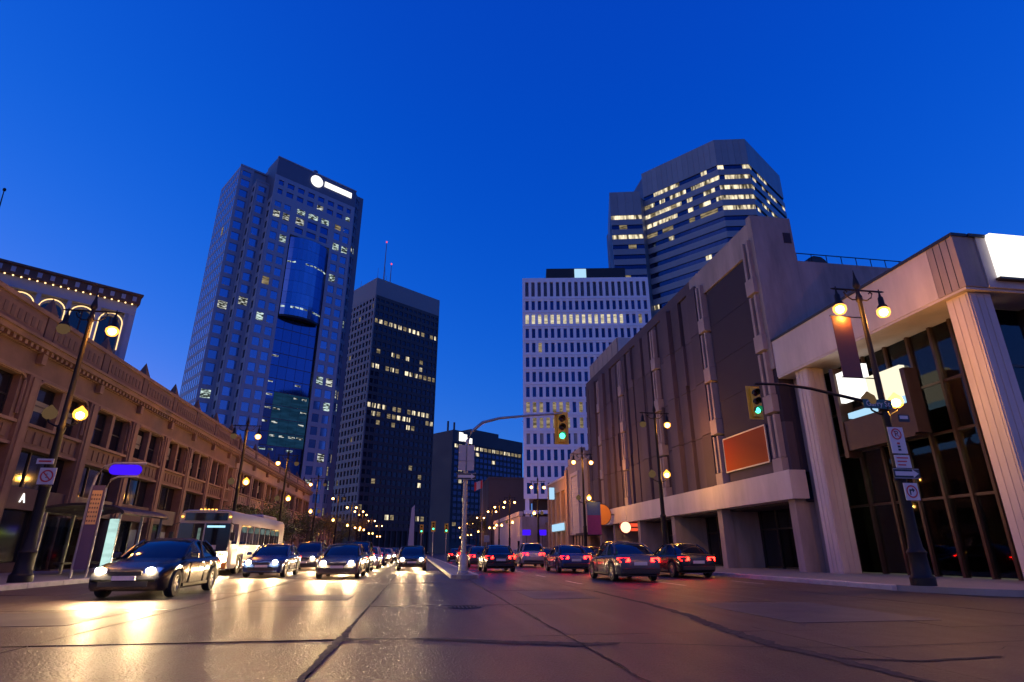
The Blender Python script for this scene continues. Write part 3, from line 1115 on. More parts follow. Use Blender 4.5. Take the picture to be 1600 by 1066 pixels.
# projecting drum of glass in the upper recess
fh_, z0d = 3.9, 70.4
rad = 10.5
cx, cy = 14.3, 8.2
for k in range(7):
    for j in range(10):
        a0 = R(-129 + 7.8 * j)
        a1 = R(-129 + 7.8 * (j + 1))
        m0 = (cx + rad * math.cos(a0), cy + rad * math.sin(a0))
        m1 = (cx + rad * math.cos(a1), cy + rad * math.sin(a1))
        ang = math.atan2(m1[1] - m0[1], m1[0] - m0[0])
        fd = Face(T1, m0[0], m0[1], ang)
        wid = math.dist(m0, m1)
        fd.piece('drum_pane', 0.015, wid - 0.015, -0.1, 0, z0d + k * fh_ + 0.04, z0d + (k + 1) * fh_ - 0.04, TG if j < 7 else 'tower_glass_deep', parent=T1)
        if (k in (0, 4) and rt.random() < 0.75):
            fd.piece('ceiling_light_strip', 0.15, wid - 0.15, 0.0, 0.012, z0d + k * fh_ + 2.4, z0d + k * fh_ + 3.0, 'lit_cool', parent=T1)
poly = [(cx + (rad - 0.12) * math.cos(R(-129 + 3.9 * j)), cy + (rad - 0.12) * math.sin(R(-129 + 3.9 * j))) for j in range(21)]
MB().prism(poly, z0d - 0.5, z0d + 7 * fh_ + 0.1).build('drum_core', 'frame_dark', T1)
MB().box(8.0, 20.6, 0.5, 3.0, 97.6, 98.6).build('recess_head', 'tower_stone', T1)
MB().lathe([(0.05, 0), (1.0, 0.1), (0.8, 1.6), (0.1, 1.8)], 8, (13.5, 1.6, 125.3)).build('roof_unit', 'tower_cap', T1)
pn.flush()

# --- dark slab tower
T2 = empty('dark_slab_tower', 'dark slab tower with rows of yellow windows and roof masts', 'tower', (-24.44, 242.24, 0), R(36.5))
pn = Panes(T2)
MB().box(0.4, 35.6, 0.4, 27, 0, 109.8).build('core', 'black_matte', T2)
MB().box(0, 36, 0, 27.4, 109.6, 118).build('plant_storey', 'dark_cap', T2)
lit_rows = {26: 0.05, 25: 0.92, 21: 0.35, 20: 0.03, 19: 0.75, 14: 0.8, 13: 0.5, 12: 0.45, 5: 0.12, 4: 0.12, 1: 0.4}


def dfn(i, k):
    p = lit_rows.get(k, 0.02)
    q = rt.random()
    if q < p * 0.7:
        return 'lit_warm'
    if q < p:
        return 'lit_dim'
    return 'dark_glass'


grid_face(Face(T2, 0, 0, 0), pn, 36, 9.0, 109.6, 14, 29, 0.75, 1.5, 0.3, 'dark_granite', dfn, 5)
grid_face(Face(T2, 0, 27, -PI / 2), pn, 27, 9.0, 109.6, 10, 29, 1.1, 1.3, 0.45, 'dark_cap', lambda i, k: 'dark_glass' if rt.random() > 0.02 else 'lit_dim', 1)
pn.flush()
fl2 = Face(T2, 0, 0, 0)
for k in range(14):
    fl2.piece('lobby_column', 0.2 + k * 2.72, 0.8 + k * 2.72, -0.9, 0.0, 0, 9.0, 'dark_granite')
    if k < 13:
        fl2.piece('lobby_light', 1.4 + k * 2.72, 2.3 + k * 2.72, -0.95, -0.85, 4.6, 8.2, 'lit_pink' if k < 10 else 'lit_violet')
for x, y, h, r in ((7.0, 6, 23, 0.28), (10.6, 6, 12.5, 0.25), (2.5, 4, 7, 0.1), (1.2, 16, 4, 0.1), (8.5, 6, 6, 0.1), (7.6, 6, 10, 0.08)):
    ms = MB().tube([(x, y, 118), (x, y, 118 + h)], [r, r * 0.5], 6).build('roof_mast', 'concrete', T2)
    if h > 12:
        MB().lathe([(0.1, 0), (0.4, 0.2), (0.4, 0.7), (0.1, 0.9)], 8, (x, y, 118 + h)).build('beacon', 'aviation_red', ms)

# --- hotel slab far right of the dark tower
T3 = empty('hotel_slab', 'low dark hotel slab with a white rooftop emblem behind the median', 'building', (17.41, 344.23, 0), R(38))
pn = Panes(T3)
MB().box(0, 62, 0.3, 30, 0, 69.8).build('wall', 'hotel_wall', T3)
MB().box(0, 62, 0, 0.28, 62.8, 70).build('parapet_band', 'hotel_wall', T3)
MB().box(20, 45, 6, 20, 69.8, 74).build('plant_room', 'hotel_wall', T3)
hf = Face(T3, 0, 0, 0)
for k in range(16):
    for i in range(17):
        s0 = 2.0 + i * 3.5
        z0 = 8 + k * 3.45
        p = rt.random()
        m_ = 'hotel_glass'
        if k == 15:
            m_ = 'lit_warm' if i < 6 or p < 0.3 else 'lit_dim'
        elif p < 0.07:
            m_ = 'lit_warm'
        elif p < 0.11:
            m_ = 'lit_dim'
        pn.add(hf, s0, s0 + 2.5, -0.3, -0.2, z0, z0 + 2.0, m_, k)
for i in range(18):
    hf.piece('pier', 1.2 + i * 3.5, 1.7 + i * 3.5, -0.28, 0.0, 6, 62.7, 'hotel_wall')
pn.flush()
hf.piece('emblem_plate', 5.0, 8.0, 0.02, 0.3, 63.8, 69.0, 'sign_lit_white')
hf.piece('emblem_plate', 8.1, 11.2, 0.02, 0.3, 64.0, 68.2, 'sign_lit_white')
hf.piece('emblem_plate', 11.4, 15.5, 0.02, 0.3, 63.2, 66.4, 'sign_lit_white')
for x in (1.0, 6.0):
    MB().tube([(x, 6, 69.8), (x, 6, 76)], 0.6, 8).build('flue', 'hotel_wall', T3)

# --- white precast office block
T4 = empty('white_office_block', 'white precast office block with a grid of slim windows', 'building', (21.91, 125.42, 0), R(-10.1))
MB().box(0.3, 30.3, 0.5, 17, 12.0, 63.8).build('core', 'white_precast', T4)
pn = Panes(T4)
wf = Face(T4, 0, 0, 0)
W4, pitch = 30.6, 1.515
wp = ubox(0.70, 0.42, 63.98 - 12.7, 'white_precast')
for i in range(21):
    inst(wp, 'pier', T4, wf.p(0.36 + i * 1.494, -0.21, 12.7), 0)
rows4 = [57.9 - 3.57 * k for k in range(13)]
wsp = ubox(W4 - 0.02, 0.36, 1.18, 'white_precast')
for k, zt in enumerate(rows4):
    inst(wsp, 'spandrel', T4, wf.p(W4 / 2, -0.21, zt + 0.0), 0)
    inst(ubox(W4 - 0.04, 0.10, 0.12, 'white_precast'), 'ledge', T4, wf.p(W4 / 2, 0.04, zt + 0.5), 0)
wf.piece('top_band', 0.01, W4 - 0.01, -0.4, -0.005, 62.9, 64.0, 'white_precast')
wf.piece('base_band', 0.01, W4 - 0.01, -0.4, 0.05, 11.7, 12.72, 'white_precast')
lit4 = {2: 0.8, 6: 0.15, 7: 0.75, 8: 0.5}
for i in range(20):
    s0, s1 = 0.36 + i * 1.494 + 0.35, 0.36 + (i + 1) * 1.494 - 0.35
    for k, zt in enumerate(rows4):
        zb = zt - 2.39
        q = rt.random()
        m_ = 'white_tower_glass'
        if k == 1 and i < 16:
            m_ = 'lit_office'
        elif k in (7, 8) and q < 0.6:
            m_ = 'lit_dim'
        elif q < 0.03:
            m_ = 'lit_dim'
        elif k in (9, 10) and q < 0.4:
            m_ = 'grey_panel'
        pn.add(wf, s0, s1, -0.42, -0.36, zb, zt, m_, 10 - k)
    for j in range(3):
        w = (s1 - s0) / 3
        wf.piece('louvre_slot', s0 + w * j + 0.04, s0 + w * (j + 1) - 0.04, -0.40, -0.34, 59.2, 62.85, 'window_dark')
pn.flush()
MB().box(6.1, 26, 4, 14, 63.8, 68.6).build('plant_room', 'black_matte', T4)
wf.piece('lit_roof_sign', 13.2, 16.1, -3.98, -3.7, 64.9, 68.3, 'sign_lit_cyan')
MB().box(2, 29, 2.5, 16, 0.15, 11.7).build('ground_storey', 'interior_dark', T4)
for i in range(7):
    wf.piece('column', 0.3 + i * 4.9, 1.2 + i * 4.9, -1.0, -0.1, 0.15, 11.7, 'white_precast')
wf.piece('canopy', 0, W4, -2.4, 0.6, 8.6, 9.3, 'white_precast')
for i in range(6):
    wf.piece('lobby_window', 1.5 + i * 4.9, 4.9 + i * 4.9, -2.45, -2.4, 0.3, 5.0, 'lit_dim' if i % 2 else 'window_dark')

# --- grey ribbon-window tower
SC5 = 1.045
T5 = empty('grey_octagonal_tower', 'grey tower with chamfered corner and bright ribbon windows', 'tower', (0, 0, 0))
A5, B5, C5, D5 = [(x * SC5, y * SC5) for x, y in ((63, 143.3), (77.8, 125), (86.3, 123.2), (106.3, 137.6))]
W5 = (54.2, 148.8)
X5 = (63.5, 146.7)
H5 = 117.0
back = [(118, 168), (95, 200), (66, 190)]
poly = [A5, B5, C5, D5] + back


def inset(poly, d):
    cx = sum(p[0] for p in poly) / len(poly)
    cy = sum(p[1] for p in poly) / len(poly)
    return [(x + (cx - x) * d / math.dist((x, y), (cx, cy)), y + (cy - y) * d / math.dist((x, y), (cx, cy))) for x, y in poly]


MB().prism(inset(poly, 1.0), 0, H5 - 0.2).build('core', 'tower_cap', T5)
low = [W5, X5, (72, 158), (70, 175), (60.3, 169.5)]
MB().prism(inset(low, 1.0), 0, 107.8).build('core_wing', 'tower_cap', T5)
pn = Panes(T5)


def ribbon(p, q, top, cap, fh, nfl, npane, lit, pri):
    L = math.dist(p, q)
    f = Face(T5, p[0], p[1], math.atan2(q[1] - p[1], q[0] - p[0]))
    # plain panelled cap
    n = npane
    cm = ubox(L / n - 0.05, 0.4, cap, 'grey_panel')
    for i in range(n):
        inst(cm, 'cap_panel', T5, f.p(L / n * (i + 0.5), -0.2, top - cap), f.ang)
    sm = ubox(L, 0.4, fh * 0.56, 'grey_panel')
    for k in range(nfl):
        zt = top - cap - fh * k
        inst(sm, 'spandrel_band', T5, f.p(L / 2, -0.2, zt - fh), f.ang)
        for i in range(n):
            m_ = lit(i / n, k)
            pn.add(f, L / n * i + 0.03, L / n * (i + 1) - 0.03, -0.38, -0.28, zt - fh * 0.44 + 0.01, zt - 0.01, m_, pri - k * 0.02 + (2 if m_.startswith('lit') else 0))
    jm = ubox(0.05, 0.03, top - 20, 'tower_cap')
    return f


def lit_left(t, k):
    q = rt.random()
    if k < 5 and k > 0 or (k == 0 and t > 0.1):
        return 'lit_warm' if q < 0.6 and k < 4 else ('lit_dim' if q < 0.68 else 'grey_ribbon_glass')
    if k == 4:
        return 'lit_warm' if q < 0.3 else 'grey_ribbon_glass'
    return 'lit_warm' if q < 0.035 else 'grey_ribbon_glass'


def lit_mid(t, k):
    return 'lit_warm' if (k < 5 and rt.random() < 0.85) else 'grey_ribbon_glass'


def lit_right(t, k):
    return 'lit_warm' if (k < 5 and rt.random() < 0.45) else 'grey_ribbon_glass'


ribbon(A5, B5, H5, 9.0, 3.45, 28, 14, lit_left, 5)
ribbon(B5, C5, H5, 9.0, 3.45, 28, 5, lit_mid, 6)
ribbon(C5, D5, H5, 9.0, 3.45, 28, 12, lit_right, 4)
ribbon(W5, X5, 108.0, 8.5, 3.45, 26, 4, lambda t, k: 'lit_warm' if k in (0, 2) and rt.random() < 0.9 else ('lit_dim' if k in (1, 3, 6) and rt.random() < 0.5 else 'grey_ribbon_glass'), 5)
ribbon((60.3, 169.5), W5, 108.0, 8.5, 3.45, 26, 8, lambda t, k: 'grey_ribbon_glass', 1)
# return wall linking wing and tower
pn.flush()
lm = MB().prism([(X5[0] - 0.3, X5[1] + 1.0), (A5[0] + 0.6, A5[1] + 0.6), (A5[0] + 8, A5[1] + 8), (70, 158)], 0, 107.4)
lm.build('link_wall', 'grey_panel', T5)

# --- brown block and flag beyond the white wall
T6 = empty('brown_block', 'plain brown windowless block left of the white office block', 'building', (18.9, 165, 0))
MB().box(0, 12, 0, 24, 0.15, 20.4).build('wall', 'brown_block', T6)
MB().box(-0.15, 12.15, -0.15, 24.1, 20.4, 20.9).build('coping', 'brown_block', T6)
for k in range(3):
    MB().box(-0.06, -0.003, 1 + 8 * k, 1.3 + 8 * k, 0.15, 20.3).build('downpipe', 'frame_dark', T6)
MB().box(3, 9, -0.06, -0.003, 0.3, 4).build('shutter', 'frame_dark', T6)
T7 = empty('flag', 'red and white flag flying on a thin pole', 'flag', (16.4, 158, 0))
MB().tube([(0, 0, 0.15), (0, 0, 19.5)], [0.09, 0.05], 6).build('pole', 'galvanised', T7)
for k, mt in enumerate(('flag_red', 'sign_white', 'flag_red')):
    m = MB()
    n = 6
    w0, w1 = (0, 0.55, 1.65)[k], (0.55, 1.65, 2.2)[k]
    vs = []
    for i in range(n + 1):
        t = w0 + (w1 - w0) * i / n
        yy = 0.15 * math.sin(t * 3.0)
        vs += [(-t, yy, 17.2 - t * 0.45), (-t, yy, 19.2 - t * 0.35)]
    m.add(vs, [(2 * i, 2 * i + 2, 2 * i + 3, 2 * i + 1) for i in range(n)])
    so = m.build('flag_stripe', mt, T7)
    sm_ = so.modifiers.new('thickness', 'SOLIDIFY')
    sm_.thickness = 0.02

# --- pale monument and low pavilion on the square
T8 = empty('pale_monument', 'slim pale stone pylon in front of the dark tower', 'monument', (-1.9, 170, 0))
MB().add([(-0.9, -0.5, 0), (0.9, -0.5, 0), (0.9, 0.5, 0), (-0.9, 0.5, 0), (-0.25, -0.25, 12.6), (0.55, -0.25, 13.4), (0.55, 0.25, 13.4), (-0.25, 0.25, 12.6)],
         [(3, 2, 1, 0), (4, 5, 6, 7), (0, 1, 5, 4), (1, 2, 6, 5), (2, 3, 7, 6), (3, 0, 4, 7)]).build('shaft', 'stone_pale', T8)
MB().bbox(-1.6, 1.6, -1.2, 1.2, -0.02, 0.9, 0.1).build('plinth', 'stone_pale', T8)


class RFace(Face):
    """front on the right side of the street: y along it, d towards the street (-x)"""

    def __init__(f, root, x=0.0):
        Face.__init__(f, root, x, 0.0, -PI / 2)

    def pc(f, name, y0, y1, d0, d1, z0, z1, mat, bev=False, parent=None):
        return f.piece(name, -y1, -y0, d0, d1, z0, z1, mat, bev, parent)


# ------------------------------------------------------------------ right: ribbed concrete building
CB = empty('ribbed_concrete_building', 'windowless ribbed concrete building with a red poster on its front', 'building', (19, 0, 0))
cf = RFace(CB)
rc = random.Random(5)
YA, YB = 27.75, 64.6
MB().box(0.5, 2.54, YA + 0.02, YB, 5.0, 18.9).build('core', 'concrete_dark', CB)
MB().box(2.54, 16, YA + 0.02, YB, 5.0, 17.2).build('core', 'concrete_dark', CB)
# ribbed precast panels in four tiers
tiers = [(5.06, 8.45), (8.49, 12.0), (12.04, 15.55), (15.59, 19.15)]
slots = [34.75, 43.6, 52.2, 59.4]
y = 35.4
pw = 1.30
edges = []


def near_slot_(a):
    return min(abs(a + 0.65 - q) for q in slots) < 1.2


while y < YB - 0.3:
    edges.append((y, min(y + pw, YB)))
    y += pw + 0.27
for (a, b) in edges:
    off = rc.choice((0.0, 0.16, 0.30, 0.42)) * (0.3 if near_slot_(a) else 1)
    near_slot = min(abs((a + b) / 2 - s) for s in slots[1:]) < 0.7
    for (z0, z1) in tiers:
        cf.pc('precast_panel', a, b, -0.5, -0.06 + off + rc.uniform(-.01, .01), z0, z1, 'concrete_rib')
    if rc.random() < 0.75:
        t = rc.choice(tiers)
        cf.pc('thin_fin', b - 0.02, b + 0.12, -0.5, 0.16, t[0] + rc.uniform(0, 1), t[1], 'concrete_rib')
cf.pc('parapet_cap', 36.4, YB, -0.5, 0.05, 19.2, 20.0, 'concrete_rib')
# smooth panelled end bay
for k in range(5):
    z0 = 5.06 + k * 2.6
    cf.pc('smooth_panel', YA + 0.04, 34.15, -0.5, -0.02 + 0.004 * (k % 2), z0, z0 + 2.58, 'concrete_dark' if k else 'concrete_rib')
cf.pc('upper_wall', YA + 0.05, 36.35, -0.5, 0.06, 18.12, 20.02, 'concrete')
# paired fins with pale stub blocks
for s in slots + [28.45]:
    for dy in (-0.34, 0.16):
        for (z0, z1) in tiers:
            cf.pc('paired_fin', s + dy, s + dy + 0.2, -0.5, 0.30, z0 + 0.75, z1 - 0.35, 'concrete_fin')
    for (z0, z1) in tiers[:]:
        cf.pc('stub_block', s - 0.42, s + 0.42, -0.5, 0.36, z0 - 0.25 if z0 > 6 else z0, z0 + 0.70, 'concrete_fin')
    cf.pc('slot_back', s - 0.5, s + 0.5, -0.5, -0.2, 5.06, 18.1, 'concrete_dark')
# side wall facing the camera, stepped
sf = Face(CB, 0, YA, 0)
sf.piece('side_wall', -0.08, 2.55, -0.5, 0.0, 10.6, 20.35, 'concrete')
sf.piece('side_wall', 2.56, 16, -0.5, -0.01, 10.6, 17.45, 'concrete')
sf.piece('side_patch', 1.9, 2.4, 0.0, 0.02, 18.6, 19.3, 'concrete_dark')
rl = empty('roof_railing', 'thin steel railing along the concrete building roof', 'railing', (21.6, 27.95, 17.45))
for k in range(10):
    MB().tube([(k * 1.0 + 0.1, 0, 0), (k * 1.0 + 0.1, 0, 0.62)], 0.025, 6).build('railing_post', 'cast_iron', rl)
MB().tube([(0, 0, 0.62), (9.4, 0, 0.62)], 0.03, 6).build('rail', 'cast_iron', rl)
hv = empty('roof_ventilator', 'dark domed ventilator on the concrete building roof', 'ventilator', (23.1, 28.25, 17.45))
MB().add([(-0.75, -0.2, 0), (0.75, -0.2, 0), (0.75, 0.4, 0), (-0.75, 0.4, 0), (-0.5, -0.2, 0.42), (-0.15, -0.2, 0.6), (0.35, -0.2, 0.55), (0.6, -0.2, 0.35),
          (-0.5, 0.4, 0.42), (-0.15, 0.4, 0.6), (0.35, 0.4, 0.55), (0.6, 0.4, 0.35)],
         [(0, 1, 7, 6, 5, 4), (3, 8, 9, 10, 11, 2), (0, 4, 8, 3), (4, 5, 9, 8), (5, 6, 10, 9), (6, 7, 11, 10), (7, 1, 2, 11)]).build('hood', 'frame_dark', hv)
MB().box(-0.6, 0.6, -0.1, 0.3, -0.02, 0.01).build('curb', 'frame_dark', hv)
# penthouse
MB().box(0.6, 14, 54.2, 64.4, 17.2, 22.2).build('penthouse', 'concrete_light', CB)
for k in range(6):
    cf.pc('penthouse_panel', 54.3 + k * 1.7, 55.9 + k * 1.7, -0.595, -0.45, 19.0, 22.15, 'concrete')
# light band over the shops
for (a, b) in ((YA - 0.3, 35.42), (35.46, 44.0), (44.04, 52.5), (52.54, 61.3)):
    cf.pc('band_panel', a, b, -0.5, 0.42 if a < 30 else 0.34, 3.62, 5.05, 'concrete_light')
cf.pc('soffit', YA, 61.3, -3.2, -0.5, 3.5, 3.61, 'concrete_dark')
# shop columns and glazing
for yc in (28.1, 35.75, 43.0, 50.2, 57.0, 61.6):
    cf.pc('column', yc - 0.28, yc + 0.28, -0.6, 0.10, 0.15, 3.615, 'concrete')
    cf.pc('splayed_wall', yc - 0.2, yc + 0.2, -2.6, -0.62, 0.15, 3.49, 'concrete')
bw = [28.1, 35.75, 43.0, 50.2, 57.0]
for a, b in zip(bw, bw[1:]):
    n = 4
    for i in range(n):
        y0 = a + 0.25 + (b - a - 0.5) * i / n
        y1 = a + 0.25 + (b - a - 0.5) * (i + 1) / n
        door = (abs(a - 35.75) < 0.1 and i in (0, 1))
        g_ = cf.pc('shop_window', y0 + 0.05, y1 - 0.05, -2.55, -2.5, 0.25, 2.35, 'door_glow' if door else ('window_dark' if i % 2 else 'tinted_glass'))
        cf.pc('transom_light', y0 + 0.05, y1 - 0.05, -2.55, -2.5, 2.45, 3.48, 'window_dark')
        cf.pc('shop_mullion', y1 - 0.05, y1 + 0.05, -2.6, -2.42, 0.16, 3.49, 'frame_dark')
    cf.pc('shop_transom', a + 0.3, b - 0.3, -2.6, -2.43, 2.36, 2.44, 'frame_dark')
MB().box(2.7, 9, YA + 0.3, 61, 0.16, 3.5).build('shop_interior', 'interior_wall', CB)
# poster
po = empty('wall_poster', 'large red and orange poster on the concrete wall', 'poster', (18.93, 0, 0))
MB().box(-0.05, 0.0, 29.5, 34.15, 5.78, 7.75).build('print', 'poster_print', po)
pf = RFace(po)
for a, b, z0, z1 in ((29.45, 34.2, 7.75, 7.82), (29.45, 34.2, 5.71, 5.78), (29.43, 29.5, 5.78, 7.75), (34.15, 34.22, 5.78, 7.75)):
    pf.pc('frame', a, b, -0.01, 0.07, z0, z1, 'sign_back')

# ------------------------------------------------------------------ right: glass corner building
GB = empty('glass_corner_building', 'glass fronted corner building under a deep pale concrete fascia', 'building', (19, 0, 0))
gf = RFace(GB)
gs = Face(GB, 0, 16.0, 0)
# fascia, a return on the side street
gf.pc('fascia', 22.0, 27.74, -0.55, 0.0, 10.08, 12.12, 'concrete_light')
gf.pc('fascia', 17.22, 21.97, -0.55, 0.002, 10.08, 12.12, 'concrete_light')
gf.pc('fascia_corner', 16.05, 17.2, -0.9, 0.004, 10.08, 12.12, 'concrete')
for k in range(3):
    gf.pc('fascia_joint', 16.3 + k * 0.3, 16.33 + k * 0.3, 0.004, 0.012, 10.1, 12.1, 'frame_dark')
for k in range(10):
    gs.piece('fascia', 0.95 + k * 3.0, 3.9 + k * 3.0, -0.55, -0.01, 10.08, 12.12, 'concrete_light')
gf.pc('fascia_cap', 16.0, 27.74, -0.6, 0.05, 12.12, 12.24, 'frame_dark')
gs.piece('fascia_cap', 0.65, 31, -0.6, 0.05, 12.12, 12.235, 'frame_dark')
MB().box(0.56, 30, 16.6, 27.7, 10.2, 12.1).build('roof_slab', 'concrete_dark', GB)
MB().box(0.02, 3.2, 16.1, 27.7, 9.98, 10.07).build('soffit', 'concrete_light', GB)
MB().box(3.2, 30, 16.1, 17.6, 9.98, 10.07).build('soffit', 'concrete_light', GB)
# fluted columns
for nm, yc, xo in (('column', 26.1, 0.25), ('column', 16.75, 0.25)):
    c_ = MB().box(xo, xo + 0.95, yc - 0.45, yc + 0.45, 0.15, 9.97).build(nm, 'concrete_light', GB)
    for k in (-0.27, 0.0, 0.27):
        MB().box(xo - 0.022, xo - 0.002, yc + k - 0.10, yc + k + 0.10, 0.2, 9.9).build('flute', 'concrete_light', c_)
        MB().box(xo + 0.475 + k * 1.05 - 0.12, xo + 0.475 + k * 1.05 + 0.12, yc - 0.472, yc - 0.452, 0.2, 9.9).build('flute', 'concrete_light', c_)
gs.piece('column', 11, 11.9, -1.0, -0.1, 0.15, 9.97, 'concrete_light')
# wall of concrete where it meets the ribbed building
gf.pc('end_wall', 26.75, 27.72, -4, -0.9, 0.15, 9.97, 'concrete')
# glazing: bronze mullions and panes
gx = -1.9
mul = [17.75, 18.7, 19.7, 20.9, 22.2, 23.6, 25.0, 26.7]
for m_ in mul:
    gf.pc('mullion', m_ - 0.06, m_ + 0.06, gx - 0.12, gx + 0.14, 0.15, 9.97, 'frame_bronze')
for a, b in zip(mul, mul[1:]):
    for z0, z1 in ((0.2, 3.1), (3.2, 5.6), (5.7, 7.6), (7.7, 9.95)):
        gf.pc('pane', a + 0.06, b - 0.06, gx - 0.02, gx + 0.02, z0, z1, 'clear_glass')
    for z in (3.1, 5.6, 7.6):
        gf.pc('transom', a + 0.06, b - 0.06, gx - 0.06, gx + 0.06, z, z + 0.1, 'frame_bronze')
gs2 = Face(GB, 1.9, 17.55, 0)
for k in range(14):
    gs2.piece('mullion', k * 1.9 + 0.05, k * 1.9 + 0.22, -0.15, 0.2, 0.15, 9.97, 'frame_bronze')
    for z0, z1 in ((0.2, 3.1), (3.2, 5.6), (5.7, 7.6), (7.7, 9.95)):
        gs2.piece('pane', k * 1.9 + 0.23, k * 1.9 + 1.94, -0.02, 0.02, z0, z1, 'clear_glass')
    for z in (3.1, 5.6, 7.6):
        gs2.piece('transom', k * 1.9 + 0.23, k * 1.9 + 1.94, -0.06, 0.06, z, z + 0.1, 'frame_bronze')
# interior: floors, back wall, columns, ceiling lamps, lit wall panels
MB().box(2.2, 29, 17.8, 27.6, 4.9, 5.35).build('mezzanine_floor', 'interior_wall', GB)
MB().box(9.5, 10, 17.8, 27.6, 0.15, 9.97).build('interior_wall', 'interior_wall', GB)
MB().box(2.2, 29, 27.2, 27.6, 0.15, 9.97).build('interior_end_wall', 'interior_wall', GB)
for k, (x, y) in enumerate(((4.5, 19), (4.5, 23), (7.5, 20), (7.5, 25))):
    MB().box(x - 0.3, x + 0.3, y - 0.3, y + 0.3, 0.15, 9.97).build('interior_column', 'interior_wall', GB)
    MB().lathe([(0.02, 0), (0.16, 0.01), (0.16, 0.05), (0.02, 0.06)], 10, (x + 1, y + 0.7, 4.8)).build('ceiling_lamp', 'ceiling_lamp', GB)
    MB().lathe([(0.02, 0), (0.16, 0.01), (0.16, 0.05), (0.02, 0.06)], 10, (x + 1.2, y - 1.0, 9.85)).build('ceiling_lamp', 'ceiling_lamp', GB)
MB().box(9.3, 9.48, 17.9, 22.0, 6.5, 8.6).build('lit_wall_panel', 'sign_lit_cream', GB)
MB().box(9.3, 9.48, 22.4, 26.6, 6.6, 8.2).build('lit_wall_panel', 'sign_lit_cream', GB)
MB().box(5.2, 5.5, 17.9, 21.4, 5.36, 6.3).build('mezzanine_rail', 'interior_dark', GB)
MB().box(5.6, 8.6, 24, 26.5, 0.16, 1.2).build('reception_desk', 'interior_dark', GB)
MB().box(9.2, 9.48, 18, 23, 1.0, 2.6).build('green_screen', 'sign_green', GB)
for k in range(5):
    MB().box(3.0, 8.6, 18.6 + k * 1.8, 18.85 + k * 1.8, 4.82, 4.88).build('strip_light', 'ceiling_strip', GB)
st = MB()
for k in range(14):
    st.box(6.0, 7.4, 18.0 + k * 0.32, 18.4 + k * 0.32, 0.2 + k * 0.34, 0.32 + k * 0.34)
st.build('staircase', 'concrete_light', GB)
# lit white name panel on the side-street fascia
sp = empty('lit_fascia_panel', 'glowing white blank sign panel on the glass building fascia', 'sign', (19, 16.0, 0))
MB().box(1.35, 7.5, -0.22, -0.02, 10.45, 12.2).build('panel', 'sign_lit_white', sp)
MB().box(1.28, 7.6, -0.19, -0.002, 10.36, 10.44).build('frame', 'frame_dark', sp)
# projecting brown box sign with lit upper panels
bs = empty('lit_box_sign', 'brown box sign with glowing white upper panels before the glass front', 'sign', (19.6, 0, 0))
bf = RFace(bs)
bf.pc('box', 20.35, 24.2, -0.55, 0.0, 5.5, 6.85, 'frame_bronze')
bf.pc('post', 24.2, 24.45, -0.55, 0.05, 5.2, 9.5, 'frame_bronze')
bf.pc('post', 20.12, 20.35, -0.55, 0.04, 5.6, 8.3, 'frame_bronze')
bf.pc('lit_panel', 22.4, 24.15, -0.3, -0.05, 7.75, 9.2, 'sign_lit_white')
bf.pc('lit_panel', 20.4, 22.36, -0.3, -0.05, 7.25, 8.5, 'sign_lit_cream')
bf.pc('lit_strip', 20.5, 23.9, -0.3, -0.08, 6.95, 7.2, 'sign_lit_cyan')
bf.pc('bracket', 22.0, 22.2, -1.4, -0.56, 6.0, 6.3, 'frame_bronze')

# ------------------------------------------------------------------ right: beige deco shop
BB = empty('beige_deco_shop', 'beige art deco shop with a tall glass-block window', 'building', (19, 0, 0))
df = RFace(BB)
MB().box(0.4, 14, 65.0, 88, 0.15, 10.1).build('core', 'sandstone', BB)
df.pc('gable_wall', 65.0, 76.2, -0.5, -0.02, 3.0, 11.6, 'concrete')
df.pc('gable_step', 66.6, 74.6, -0.5, 0.05, 11.6, 12.4, 'concrete')
df.pc('gable_crown', 68.0, 73.2, -0.5, 0.10, 12.4, 13.0, 'concrete')
df.pc('wing_wall', 76.25, 88, -0.5, -0.03, 8.9, 10.4, 'sandstone')
df.pc('wing_coping', 76.2, 88.1, -0.5, 0.08, 10.4, 10.65, 'concrete_light')
for a in (65.0, 75.0):
    df.pc('pier', a, a + 1.15, -0.5, 0.22, 0.15, 11.2, 'sandstone')
for a in (70.0, 73.3):
    df.pc('window_surround', a - 0.3, a, -0.4, 0.16, 3.0, 10.4, 'concrete_light')
df.pc('window_surround', 70.0, 73.0, -0.4, 0.16, 10.0, 10.4, 'concrete_light')
for k in range(14):
    for j in range(3):
        df.pc('glass_block', 70.03 + j * 0.99, 70.99 + j * 0.99, -0.02, 0.08, 3.05 + k * 0.49, 3.51 + k * 0.49, 'concrete_light')
for a in (76.6, 79.6, 82.6, 85.4):
    df.pc('wing_window', a + 0.5, a + 2.2, -0.45, -0.38, 4.9, 8.7, 'window_dark')
    df.pc('wing_pier', a - 0.4, a + 0.45, -0.5, 0.0, 0.15, 8.88, 'sandstone')
df.pc('wing_pier', 87.2, 88.0, -0.5, 0.0, 0.15, 8.88, 'sandstone')
df.pc('spandrel', 76.3, 87.9, -0.5, -0.1, 3.6, 4.88, 'sandstone')
df.pc('lit_shop_sign', 77.5, 84.0, 0.05, 0.3, 3.75, 4.65, 'sign_lit_cyan')
df.pc('shop_front', 66.2, 75.0, -0.55, -0.45, 0.2, 2.95, 'window_dark')
df.pc('shop_front', 76.3, 87.9, -0.55, -0.45, 0.2, 3.55, 'window_dark')
for k in range(6):
    df.pc('shop_mullion', 67.5 + k * 1.4, 67.6 + k * 1.4, -0.45, -0.3, 0.2, 2.95, 'frame_bronze')
df.pc('entrance_canopy', 61.6, 66.0, -0.3, 1.6, 2.75, 3.0, 'concrete_dark')

